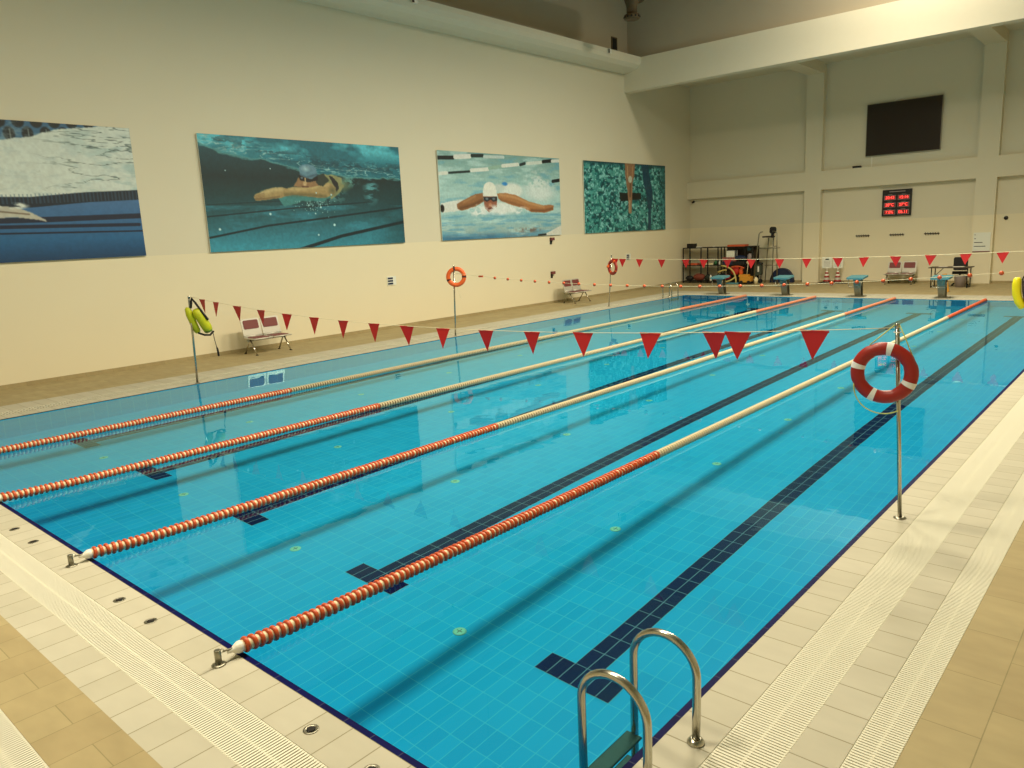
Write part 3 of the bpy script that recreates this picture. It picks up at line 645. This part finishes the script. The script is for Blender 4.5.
# grab line: loop below the ring and two strands up to the pole clip
MB().tube([(-.25 * math.cos(q) - .02 * (1 - math.cos(q)) + .02 , -.02, -.10 - .25 * math.sin(q) ** .9) for q in np.linspace(0, 2.15, 24)], .005, seg=8).build('grab_line', 'yellowcord', lr)
b = MB(); b.tube([(-.12, 0, .235), (-.03, .03, .32), (.06, .07, .405), (.09, .07, .405), (.14, .03, .31), (.21, 0, .15)], .005, seg=8)
b.build('hanging_cord', 'yellowcord', lr)
lr = life_ring('bright orange life ring with dark bands hanging on the middle left pole', (.10, 11.93, 1.575), math.radians(40), 'ringorange', (100, 0, 200), 'darktape')
MB().tube([(.0, -.06, -.25), (.05, -.07, -.4), (.09, -.06, -.55)], .004, seg=6).build('grab_line', 'cord', lr)
lr = life_ring('dark red and orange life ring hanging on the pole beside the far bench', (-.16, 19.62, 1.35), math.radians(-20), 'ringred', (60, 150, 240, 330), 'ringorange')
MB().sphere((-.12, -.1, .03), .05, 0).build('grip_ball', 'ringorange', lr)
# ---------------------------------------------------------------- rescue tubes
t = thing('rescue_tube', 'lime rescue tube with black strap hanging on the far left pole', 'rescue tube', (.03, 4.80, 0), PI / 2)
def capsule(pts, r, sq=1): return [r * k for k in ([.55, .9] + [1] * (len(pts) - 4) + [.9, .6])]
pp = [(-.03, .0, 1.50), (-.035, .0, 1.47), (-.02, 0, 1.36), (.02, 0, 1.24), (.06, 0, 1.12), (.10, 0, 1.02), (.11, 0, .99)]
MB().tube(pp, capsule(pp, .066), seg=16).build('foam_tube', 'lime', t, (-.02, .05, 0))
pp = [(.045, -.05, 1.46), (.055, -.05, 1.43), (.10, -.07, 1.32), (.15, -.09, 1.21), (.20, -.10, 1.10), (.22, -.10, 1.04), (.225, -.1, 1.01)]
MB().tube(pp, capsule(pp, .095), seg=18).build('foam_tube', 'lime', t)
MB().lathe([(.070, 0), (.082, .03), (.085, .12), (.07, .16)], 20, 0, Matrix.Translation((.235, -.1, 1.0)) @ Matrix.Rotation(-.35, 4, 'Y')).build('end_cap', 'limedark', t)
b = MB(); b.tube([(-.02, 0, 1.49), (-.01, -.03, 1.6), (0, -.02, 1.68), (.05, -.07, 1.58), (.12, -.15, 1.40), (.20, -.20, 1.24)], .022, seg=8)
b.build('strap', 'rubber', t); MB().tube([(.06, -.02, .99), (.13, -.12, .95), (.22, -.16, .94), (.31, -.13, 1.0)], .02, seg=8).build('lower_strap', 'rubber', t)
b = MB(); b.tube([(.30, -.13, .99), (.31, -.13, .86), (.335, -.13, .70), (.35, -.13, .64), (.36, -.13, .50)], [.007, .007, .007, .02, .02], seg=8); b.build('tail_strap', 'rubber', t)
t = thing('rescue_tube', 'bright yellow rescue tube with black strap at the right edge of the photo', 'rescue tube', (0, 12, 0))
pp = [(12.47, -.03, 1.57), (12.47, -.03, 1.54), (12.465, -.03, 1.45), (12.475, -.03, 1.32), (12.51, -.03, 1.20), (12.56, -.03, 1.12), (12.58, -.03, 1.10)]
MB().tube(pp, capsule(pp, .062), seg=18).build('foam_tube', 'yellow', t)
MB().tube([(12.63, 0, 1.68), (12.57, -.03, 1.62), (12.54, -.04, 1.55), (12.56, -.05, 1.35), (12.60, -.05, 1.18)], .013, seg=8).build('strap', 'rubber', t)
pp = [(12.60, .02, 1.30), (12.60, .02, 1.27), (12.61, .02, 1.2), (12.63, .02, 1.12), (12.64, .02, 1.06), (12.64, .02, 1.04), (12.64, .02, 1.02)]
MB().tube(pp, capsule(pp, .05), seg=14).build('lower_grip', 'maroon', t)
# ---------------------------------------------------------------- pool ladders
def ladder(label):
    t = thing('pool_ladder', label, 'ladder', (0, 0, 0), group='steel pool ladders')
    for yy in (0, .47):
        pts = [(.18, yy, .004), (.185, yy, .2), (.185, yy, .34)]
        pts += [(.185 * math.cos(a), yy, .36 + .185 * math.sin(a)) for a in np.linspace(.12, PI - .12, 16)]
        pts += [(-.185, yy, .34), (-.185, yy, .1), (-.185, yy, -.9)]
        MB().tube(pts, .0215, seg=18).build('rail', 'steel', t)
        MB().lathe([(.045, 0), (.045, .008), (.036, .02), (.024, .026)], 24, 0, Matrix.Translation((.18, yy, 0))).build('flange', 'steel', t)
    for z in (-.16, -.42, -.68):
        b = MB(); b.rbox(-.225, -.125, .02, .45, z - .02, z, .012, 0, None, 'y'); b.build('tread', 'tread', t)
    return t
l1 = ladder('steel pool ladder with two tall hoops in the near right corner'); l1.location = (12.565, .54, 0)
l2 = copy_tree(l1); l2['label'] = 'small distant steel pool ladder at the far left side of the pool'; l2.location = (.02, 23.42, 0); l2.rotation_euler = (0, 0, PI)
# ---------------------------------------------------------------- benches
def bench(label, loc, rz, group='two seat metal benches'):
    t = thing('bench', label, 'bench', loc, rz, group)
    for s in (-1, 1):
        cx = s * .265
        T = Matrix.Translation((cx, .16, .42)) @ Matrix.Rotation(-math.radians(14), 4, 'X')
        o = MB().rbox(-.25, .25, -.012, .012, -.04, .45, .05, 0, T, 'y').build('backrest', 'alu', t)
        MB().rbox(-.20, .20, -.024, -.012, .19, .41, .03, 0, T, 'y').build('back_pad', 'maroon', o)
        b = MB(); b.rbox(-.25 + cx, .25 + cx, -.30, .19, .385, .41, .04, 0); b.tube([(cx - .25, -.31, .395), (cx + .25, -.31, .395)], .018, 0, 10)
        b.tube([(cx - .25, .165, .435), (cx + .25, .165, .435)], .03, 0, 10)
        o = b.build('seat', 'alu', t)
        MB().rbox(-.21 + cx, .21 + cx, -.26, .08, .41, .424, .03, 0).build('seat_pad', 'maroon', o)
    MB().box(-.54, .54, -.05, .01, .33, .385).build('beam', 'steel_dull', t)
    for s in (-.47, .47):
        MB().tube([(s, -.04, .36), (s, -.28, .015)], .019, seg=10).build('leg', 'steel', t); MB().tube([(s, .0, .36), (s, .24, .015)], .019, seg=10).build('leg', 'steel', t)
        MB().box(s - .02, s + .02, -.32, -.25, 0, .016).build('foot', 'rubber', t); MB().box(s - .02, s + .02, .22, .28, 0, .016).build('foot', 'rubber', t)
    return t
bn = bench('two seat metal bench with maroon pads beside the far left pole, nearest bench', (-2.62, 7.88, 0), PI / 2)
b2 = copy_tree(bn); b2.location = (-2.62, 20.85, 0); b2['label'] = 'small two seat metal bench against the left wall below the turquoise diver print'
b3 = copy_tree(bn); b3.location = (6.10, 30.3, 0); b3.rotation_euler = (0, 0, 0); b3['label'] = 'two seat metal bench against the back wall between the pool starting blocks'
# ---------------------------------------------------------------- starting blocks
def block():
    t = thing('starting_block', '', 'starting block', (0, 0, 0), group='starting blocks at the far end of the pool')
    T = Matrix.Translation((0, 0, .66)) @ Matrix.Rotation(math.radians(5), 4, 'X')
    MB().rbox(-.27, .27, -.30, .30, -.03, .03, .05, 0, T).build('platform', 'blockblue', t)
    b = MB()
    for y0, y1, wt in ((-.08, .10, .12), (.16, .32, .12)):
        b.add([(-wt, y0, .63), (wt, y0, .63), (wt * .8, y1, .02), (-wt * .8, y1, .02), (-wt, y0 + .04, .63), (wt, y0 + .04, .63), (wt * .8, y1 + .04, .02), (-wt * .8, y1 + .04, .02)],
              [(0, 1, 2, 3), (7, 6, 5, 4), (0, 4, 5, 1), (3, 2, 6, 7), (0, 3, 7, 4), (1, 5, 6, 2)])
    b.build('pedestal', 'steel_dull', t)
    MB().box(-.2, .2, .08, .42, 0, .02).build('base_plate', 'steel_dull', t)
    MB().tube([(-.2, -.22, .62), (-.2, -.25, .40), (-.17, -.25, .36), (.17, -.25, .36), (.2, -.25, .40), (.2, -.22, .62)], .013, seg=8).build('grip_bar', 'steel_dull', t)
    return t
bl = block()
for i, (x, nm) in enumerate(((1.28, 'light blue starting block in front of the storage rack, farthest left'), (3.72, 'light blue starting block in front of the dark blue foam dome'),
                             (6.22, 'light blue starting block in front of the far bench'), (8.74, 'light blue starting block in front of the brown table, rightmost'))):
    o = bl if i == 0 else copy_tree(bl); o.location = (x, 24.68, 0); o['label'] = nm
# ---------------------------------------------------------------- far wall fittings
YW = YF + .28
tv = thing('television', 'large dark television screen high on the back wall', 'television', (5.76, YW - .06, 5.98))
MB().rbox(-1.34, 1.34, -.03, .03, -.99, .99, .02, 0, None, 'y').build('frame', 'steel_dull', tv)
MB().box(-1.32, 1.32, -.034, -.03, -.97, .97).build('screen', 'screen', tv)
b = MB(); b.tube([(-.35, 0, 1.0), (-.3, .02, 1.05), (-.1, .03, 1.07), (.0, .0, 1.0)], .015, seg=6); b.box(-1.13, -1.09, .05, .06, -1.4, -.99); b.build('cable', 'white', tv)
tag(MB().rbox(4.0, 4.28, YF - .0, YF + .27, 4.582, 4.66, .02).build('receiver_box', 'black'), 'small black box lying on the wall beam left below the television', 'box')
sb = thing('scoreboard', 'black electronic board with six red number displays on the back wall', 'scoreboard', (5.67, YW - .06, 3.12))
MB().rbox(-.53, .53, -.04, .04, -.50, .52, .015, 0, None, 'y').build('case', 'black', sb)
txt = [('20:43', '15:14'), ('28\u00b0C', '27\u00b0C'), ('7.0%', '06.11')]
for r_ in range(3):
    for c_ in range(2):
        cx, cz = -.25 + .5 * c_, .21 - .28 * r_
        MB().box(cx - .21, cx + .21, -.043, -.04, cz - .09, cz + .09).build('display_border', 'greytext', sb)
        MB().box(cx - .195, cx + .195, -.045, -.043, cz - .075, cz + .075).build('display', 'ledbg', sb)
        text_obj(txt[r_][c_], .15, .001, 'led', 'digits', sb, (cx, -.047, cz), (PI / 2, 0, 0))
        MB().box(cx - .08, cx + .08, -.043, -.04, cz + .11, cz + .125).build('caption', 'greytext', sb)
MB().box(-.28, .3, -.043, -.04, .425, .455).build('title', 'greytext', sb)
hk = None
for i, (x, nm) in enumerate(((4.42, 'row of small dark hooks on the back wall, leftmost of the three'), (5.71, 'row of small dark hooks on the back wall, middle of the three'), (6.96, 'row of small dark hooks on the back wall, rightmost of the three'))):
    if hk is None:
        hk = thing('hook_rail', nm, 'hooks', (x, YW, 1.9), group='hook rails on the back wall')
        MB().box(-.27, .27, -.015, 0, -.03, .005).build('rail', 'wood', hk)
        for k in range(6):
            b = MB(); xx = -.22 + .088 * k; b.tube([(xx, -.01, .03), (xx, -.05, .0), (xx + .02, -.06, -.04), (xx + .025, -.03, -.06)], .012, seg=6); b.build('hook', 'rubber', hk)
        o = hk
    else: o = copy_tree(hk); o.location = (x, YW, 1.9); o['label'] = nm
nb = thing('notice_board', 'white notice board with four black text lines on the right wall column', 'notice', (8.70, YF - .012, 1.54))
MB().rbox(-.275, .275, -.01, .01, -.35, .33, .01, 0, None, 'y').build('board', 'board', nb)
for z, w_ in ((.25, .03), (.11, .05), (-.03, .27), (-.17, .37)): MB().box(-.24, -.24 + w_, -.0125, -.01, z - .012, z + .012).build('text_line', 'black', nb)
MB().box(-.275, .275, -.02, .01, -.38, -.35).build('bottom_rail', 'maroon', nb)
t = thing('security_camera', 'tiny dark camera in the left corner under the wall beam', 'camera', (-3.12, YW - .0, 3.72))
MB().box(-.03, .03, -.06, 0, -.04, .04).build('bracket', 'white', t); MB().lathe([(.03, 0), (.05, .02), (.05, .16), (.03, .18)], 14, 0, Matrix.Translation((0, -.05, 0)) @ Matrix.Rotation(PI / 2 + .2, 4, 'X')).build('body', 'black', t)
tag(MB().sphere((9.37, YW - .02, 2.36), .07, 0, 16, 8, (1, .5, 1)).build('wall_sensor', 'black'), 'small round black sensor on the back wall right of the column', 'sensor')
def wallplate(y, z, label):
    t = thing('wall_plate', label, 'wall plate', (XL, y, z), group='small wall plates on the left wall')
    MB().box(0, .02, -.17, .17, -.13, .13).build('plate', 'board', t)
    for k in range(3): MB().box(.02, .028, -.15, .04, -.105 + .078 * k, -.055 + .078 * k).build('slot', 'navyfoam', t)
wallplate(12.62, 1.41, 'small bluish slotted plate on the left wall under the underwater swimmer print'); wallplate(25.6, 1.44, 'small bluish slotted plate on the left wall beside the far life ring')
def bracket(y, z, label):
    t = thing('wall_bracket', label, 'bracket', (XL, y, z), group='small red brackets on the left wall')
    MB().box(0, .02, -.09, .02, -.12, .12).build('plate', 'black', t); MB().rbox(.02, .10, -.09, .10, .02, .12, .02).build('holder', 'maroon', t)
bracket(20.38, 2.30, 'small dark red bracket just below the butterfly swimmer print'); bracket(20.36, 1.06, 'small dark red bracket low on the wall near the far left bench')
def edge_device(y, label):
    t = thing('ledge_device', label, 'device', (-2.57, y, 9.17), group='small white devices on the edge beam')
    MB().rbox(0, .06, -.1, .1, -.08, .08, .02).build('housing', 'white', t); MB().box(.06, .065, -.12, -.04, -.07, .07).build('lens', 'black', t)
edge_device(23.28, 'small white device on the long upper beam close to the corner'); edge_device(13.55, 'small white device on the long upper beam at the top edge of the photo')
# ---------------------------------------------------------------- storage rack and its load
rk = thing('storage_rack', 'long black storage rack with two shelf levels in the far left corner', 'rack', (-3.25, 30.35, 0))
L = 3.42
for x in (0.02, .36, .92, 1.26, 1.76, 1.92, 2.62, 3.05, 3.38):
    for y in (-.22, .42):
        if y < 0 or x in (.02, .92, 1.76, 1.92, 3.38): MB().box(x - .02, x + .02, y - .02, y + .02, 0, 1.62).build('post', 'black', rk)
for z in (.08, .80, 1.60): MB().box(0, L, -.24, .44, z - .02, z + .02).build('shelf', 'black', rk)
MB().box(1.94, L - .02, .40, .42, .1, 1.58).build('back_panel', 'wood', rk)
RX, RY = -3.25, 30.2
def item(name, label, cat, b, m, group=None): return tag(b.build(name, m), label, cat, group)
item('plank', 'flat orange board lying on top of the storage rack', 'board', MB().rbox(-1.05, -.22, 30.12, 30.55, 1.622, 1.70, .03), 'farorange')
item('speaker_box', 'black box on the top left end of the storage rack', 'box', MB().rbox(-3.1, -2.72, 30.2, 30.5, 1.622, 1.80, .03), 'black')
item('paper_pad', 'small white pad on top of the storage rack beside the black box', 'pad', MB().rbox(-2.62, -2.42, 30.2, 30.45, 1.622, 1.665, .02), 'white')
item('soap_dish', 'small white dish on top of the middle of the storage rack', 'dish', MB().lathe([(.05, 0), (.07, .03), (.06, .05)], 16, 0, Matrix.Translation((-1.78, 30.3, 1.622))), 'white')
item('white_carton', 'white carton on the upper level in the middle of the storage rack', 'box', MB().rbox(-1.05, -.68, 30.05, 30.4, 1.16, 1.44, .01).box(-1.04, -.69, 30.04, 30.05, 1.22, 1.25), 'board')
item('carton_stand', 'pink crate under the white carton on the storage rack', 'crate', MB().rbox(-1.25, -.6, 30.06, 30.42, .98, 1.158, .02), mat('faded_pink', (150, 84, 84), .6))
item('navy_crate', 'navy blue crate at the middle of the storage rack', 'crate', MB().rbox(-1.25, -.72, 30.04, 30.43, .822, .975, .03), 'navyfoam')
item('kickboard', 'red kickboard on the middle shelf at the left end of the rack', 'kickboard', MB().rbox(-3.05, -2.55, 30.15, 30.5, .822, .90, .06), 'farorange')
item('tray', 'beige tray on the middle shelf of the left rack half', 'tray', MB().rbox(-2.35, -1.75, 30.15, 30.5, .822, .90, .03), 'cream')
item('green_ball', 'small green ball on the middle shelf behind a red pennant', 'ball', MB().sphere((-1.62, 30.2, .92), .1), mat('green_rubber', (40, 96, 60), .5))
item('bottle', 'small white bottle on the middle shelf of the rack', 'bottle', MB().lathe([(.035, 0), (.04, .02), (.04, .12), (.018, .15), (.018, .18)], 16, 0, Matrix.Translation((-1.44, 30.2, .822))), 'white')
item('blue_bag', 'dark blue bag on the upper right part of the rack', 'bag', MB().sphere((-.15 - .3, 30.2, 1.12), .3, 0, 16, 10, (1, .7, .38)), 'navyfoam')
item('shelf_crate', 'black crate below the dark blue bag on the rack', 'crate', MB().rbox(-.78, -.2, 30.04, 30.42, .822, .97, .03), 'rubber')
item('towel', 'pale towel at the right of the middle shelf', 'towel', MB().sphere((-.08, 30.2, .90), .08, 0, 14, 8, (1.2, 1, 1)), 'cream')
item('helmet', 'pale grey round container at the upper right end of the rack', 'container', MB().lathe([(.10, 0), (.13, .05), (.12, .18), (.06, .25)], 16, 0, Matrix.Translation((-.02, 30.25, 1.05))), 'greytext')
item('blue_roll', 'dark teal roll at the top right end of the rack', 'roll', MB().tube([(-.05, 30.15, 1.5), (-.05, 30.5, 1.5)], .08), mat('teal_foam', (30, 66, 70), .6))
# clutter on the bottom level
def blob(name, label, cat, c, r, sc, m): return item(name, label, cat, MB().sphere(c, r, 0, 14, 8, sc), m)
blob('red_sack', 'brownish red sack on the bottom shelf, left half of the rack', 'sack', (-2.45, 30.2, .27), .25, (1.2, .8, .68), mat('brown_red_cloth', (120, 56, 40), .8))
blob('dark_sack', 'dark sack on the bottom shelf at the left end of the rack', 'sack', (-2.95, 30.22, .22), .2, (1, .8, .6), 'rubber')
blob('dark_bundle', 'dark green bundle on the bottom shelf in the middle of the left rack half', 'bundle', (-1.98, 30.2, .25), .2, (1, .8, .75), mat('dark_green_cloth', (34, 44, 34), .8))
item('white_bottle', 'white bottle on the bottom shelf of the left rack half', 'bottle', MB().lathe([(.04, 0), (.05, .04), (.05, .2), (.02, .28)], 14, 0, Matrix.Translation((-1.80, 30.05, .102))), 'white')
blob('pink_float', 'pink float lying on the bottom shelf of the rack', 'float', (-1.62, 30.18, .2), .12, (1.3, .8, .7), mat('pink_foam', (180, 110, 110), .7))
blob('black_bundle', 'black bundle beside the pink float on the bottom shelf', 'bundle', (-1.3, 30.22, .27), .24, (.9, .7, .7), 'rubber')
blob('red_float', 'bright red float heap on the bottom shelf, right half of the rack', 'float', (-.62, 30.05, .55), .2, (1.1, .7, 1.0), mat('red_foam', (200, 44, 28), .6))
blob('crimson_float', 'crimson float low on the bottom shelf behind the noodles', 'float', (-.98, 30.0, .27), .16, (1.2, .7, .8), mat('crimson_foam', (150, 30, 36), .6))
blob('orange_float', 'orange float on the bottom shelf beside the red heap', 'float', (-.32, 30.0, .5), .13, (.7, .7, 1.5), 'ringorange')
blob('navy_float', 'dark blue float at the right of the bottom shelf', 'float', (-.2, 30.03, .25), .2, (1.2, .7, .7), 'navyfoam')
item('blue_mat', 'light blue mat on the floor in front of the rack', 'mat', MB().rbox(-1.1, -.3, 29.55, 29.95, 0, .06, .05), 'blockblue')
def noodle(label, pts, m='cream'):
    return item('pool_noodle', label, 'pool noodle', MB().tube(pts, .035, seg=12), m, 'pool noodles leaning on the rack')
def bez(a, b_, c, n=12): return [tuple((1 - t) ** 2 * Vector(a) + 2 * t * (1 - t) * Vector(b_) + t * t * Vector(c)) for t in np.linspace(0, 1, n)]
M['noodle'] = mat('pale_yellow_foam', (204, 186, 112), .6)
noodle('long curved pale yellow pool noodle leaning on the middle of the rack', bez((-1.2, 29.85, .80), (-.45, 29.8, .75), (-.42, 29.7, .04)), 'noodle')
noodle('short bent pale yellow pool noodle sticking out left of the curved one', bez((-1.38, 29.9, .50), (-1.1, 29.9, .62), (-.95, 29.85, .60)), 'noodle')
noodle('pale yellow pool noodle lying curled at the foot of the rack', bez((-1.0, 29.5, .09), (-.6, 29.45, .10), (-.42, 29.6, .3)), 'noodle')
noodle('orange and red pool noodle across the front of the rack', bez((-.72, 29.85, .72), (-.4, 29.85, .82), (-.12, 29.85, .68)), 'farorange')
t = thing('toy_car', 'amber ride-on toy box with a thin upright handle at the right end of the rack', 'toy', (.05, 29.75, 0))
MB().rbox(-.26, .24, -.15, .15, .08, .34, .06, 0, None, 'y').build('body', 'amber', t); MB().rbox(-.32, .12, -.1, .1, .30, .42, .04, 0, None, 'y').build('seat', 'amber', t)
MB().tube([(.0, 0, .3), (.05, .05, .95)], .014).build('handle', 'cord', t)
for sx in (-.18, .16): MB().tube([(sx, -.17, .08), (sx, .17, .08)], .08, seg=16).build('wheel', 'rubber', t)
t = thing('stroller', 'folded black stroller with grey cloth beside the umpire chair', 'stroller', (.36, 30.25, 0))
MB().rbox(-.16, .16, -.12, .12, .35, .82, .08, 0, None, 'y').build('seat', mat('grey_green_cloth', (66, 74, 62), .8), t); MB().sphere((.06, 0, .84), .14, 0, 14, 8, (1.1, .9, .6)).build('hood', 'rubber', t)
MB().box(.02, .09, -.13, -.12, .5, .74).build('white_panel', 'white', t)
for s in (-.14, .14): MB().tube([(s, -.1, .1), (s * .9, .05, .5)], .02).build('leg', 'rubber', t); MB().tube([(s, -.13, .1), (s, -.07, .1)], .09, seg=16).build('wheel', 'rubber', t)
item('bucket', 'small pale bucket on the floor beside the stroller', 'bucket', MB().lathe([(.08, 0), (.11, .2), (.04, .30)], 18, 0, Matrix.Translation((.42, 29.85, 0))), 'cream')
# ---------------------------------------------------------------- umpire chair
u = thing('umpire_chair', 'tall steel umpire chair with a black seat beside the rack', 'umpire chair', (.86, 30.1, 0))
b = MB()
for (x0, x1, y0, y1) in ((-.44, -.32, -.34, -.25), (.50, .46, -.34, -.25)):
    MB().tube([(x0 * 1.12, y0, 0), (x1, y1, 2.12), (x1 + (.05 if x1 < 0 else -.05), y1 + .02, 2.2), (x1 * .55, y1 + .05, 2.22)], .026, seg=8).build('front_post', 'steel_dull', u)
for x0, x1 in ((-.30, -.08), (.02, .14)): MB().tube([(x0, .4, 0), (x1, .2, 1.95)], .024, seg=8).build('rear_post', 'steel_dull', u)
MB().rbox(-.33, .46, -.28, .2, 1.50, 1.53, .05).build('foot_platform', 'steel_dull', u)
MB().tube([(.0, -.33, .80), (.5, -.33, .80)], .018, seg=8).build('cross_bar', 'steel_dull', u)
MB().tube([(-.36, -.27, 1.56), (.0, -.33, 1.50), (.46, -.27, 1.60)], .018, seg=8).build('front_rail', 'steel_dull', u)
MB().rbox(-.22, .22, -.2, .2, 1.97, 2.03, .08).build('seat', 'rubber', u)
T = Matrix.Translation((.1, .15, 2.03)) @ Matrix.Rotation(-.15, 4, 'X')
b = MB(); b.rbox(-.13, .15, -.03, .03, .10, .38, .08, 0, T, 'y'); b.rbox(-.05, .07, -.025, .025, -.08, .12, .02, 0, T, 'y'); b.build('backrest', 'rubber', u)
# ---------------------------------------------------------------- blue dome
b = MB(); b.prism([(.5 * math.cos(a), .62 * math.sin(a)) for a in np.linspace(0, PI, 28)], 'y', -.12, .12)
t = thing('foam_dome', 'dark blue half round foam block standing on the floor by the umpire chair', 'foam block', (1.26, 30.70, 0)); b.build('block', 'navyfoam', t)
b = MB(); b.tube([(.5 * math.cos(a), -.12, .62 * math.sin(a)) for a in np.linspace(0.02, PI - .02, 28)], .02, seg=6); b.build('edge_piping', 'navyfoam', t)
# ---------------------------------------------------------------- cones with signs
def cone_sign(x, label):
    t = thing('sign_cone', label, 'cone sign', (x, 30.45, .02), group='striped cones with notice signs')
    MB().rbox(-.19, .19, -.19, .19, 0, .03, .03).build('base', 'rubber', t)
    MB().lathe([(.15, .03), (.05, .46), (.04, .48)], 24).build('cone', 'white', t)
    for z0, z1 in ((.05, .12), (.22, .29), (.37, .44)):
        MB().lathe([(.153 - .24 * (z0 - .03) * .97, z0), (.153 - .24 * (z1 - .03) * .97, z1)], 24).build('stripe', 'ringred', t)
    MB().tube([(0, 0, .46), (0, 0, .62)], .014).build('stem', 'white', t)
    o = MB().rbox(-.20, .20, -.012, .012, .60, 1.06, .04, 0, None, 'y').build('sign', 'board', t)
    MB().rbox(-.07, .07, -.016, -.012, .94, .99, .01, 0, None, 'y').build('symbol', 'black', o)
    for k in range(5): MB().box(-.13, .13, -.016, -.012, .68 + .05 * k, .69 + .05 * k).build('text_line', 'greytext', o)
tag(MB().rbox(2.85, 4.1, 30.15, 30.7, 0, .02, .02).build('floor_mat', 'wood'), 'dark flat mat on the floor under the two striped cones', 'mat')
cone_sign(3.24, 'striped cone with a white notice sign, the one next to the wall column'); cone_sign(3.68, 'striped cone with a white notice sign, the one farther from the wall column')
# ---------------------------------------------------------------- table, chair, wet floor sign
t = thing('table', 'dark brown folding table with papers in front of the back wall', 'table', (8.13, 28.95, 0))
MB().rbox(-.68, .66, -.35, .35, .70, .73, .02).build('tabletop', 'wood', t)
for sx in (-.58, .56):
    for sy in (-.28, .28):
        MB().tube([(sx, sy, 0), (sx, sy, .70)], .018, seg=8).build('leg', 'rubber', t)
    MB().tube([(sx, -.28, .03), (sx, .28, .03)], .018, seg=8).build('foot_bar', 'rubber', t)
MB().tube([(-.58, 0, .35), (-.25, 0, .69)], .012, seg=6).build('brace', 'rubber', t)
item('paper_sheet', 'white paper sheets on the left part of the brown table', 'paper', MB().box(7.72, 8.0, 28.85, 29.05, .731, .742), 'white')
item('paper_sheet', 'white paper sheets on the right part of the brown table', 'paper', MB().box(8.2, 8.55, 28.75, 29.0, .731, .745), 'white')
t = thing('office_chair', 'black office chair pushed to the back of the brown table', 'chair', (8.28, 29.6, 0), .15)
MB().rbox(-.24, .24, -.24, .24, .44, .52, .06).build('seat', 'rubber', t); MB().rbox(-.23, .23, .20, .26, .55, 1.03, .06, 0, None, 'y').build('backrest', 'rubber', t)
MB().tube([(0, 0, .1), (0, 0, .44)], .03).build('column', 'rubber', t)
for k in range(5):
    a = 2 * PI * k / 5; MB().tube([(0, 0, .12), (.26 * math.cos(a), .26 * math.sin(a), .07)], .02).build('base_arm', 'rubber', t); MB().sphere((.27 * math.cos(a), .27 * math.sin(a), .035), .035).build('caster', 'rubber', t)
item('waste_bin', 'grey bin under the right end of the brown table', 'bin', MB().lathe([(.16, 0), (.20, .40), (.205, .42)], 20, 0, Matrix.Translation((8.42, 29.0, 0))), 'greytext')
t = thing('wet_floor_sign', 'narrow yellow folded sign leaning beside the rightmost starting block', 'sign', (8.42, 27.0, 0))
T = Matrix.Rotation(-.16, 4, 'Y') 
MB().rbox(-.07, .07, -.015, .015, 0, .62, .02, 0, T, 'y').build('panel', 'amber', t)
MB().rbox(-.07, .07, .03, .06, 0, .60, .02, 0, T, 'y').build('panel', 'amber', t)

# parts under the water surface take light through it
def below(o):
    for c in o.children_recursive: c.cycles.is_caustics_receiver = True
for o in list(S.objects):
    if o.name.split('.')[0] in ('floor_inlet', 'pool_ladder'): below(o)
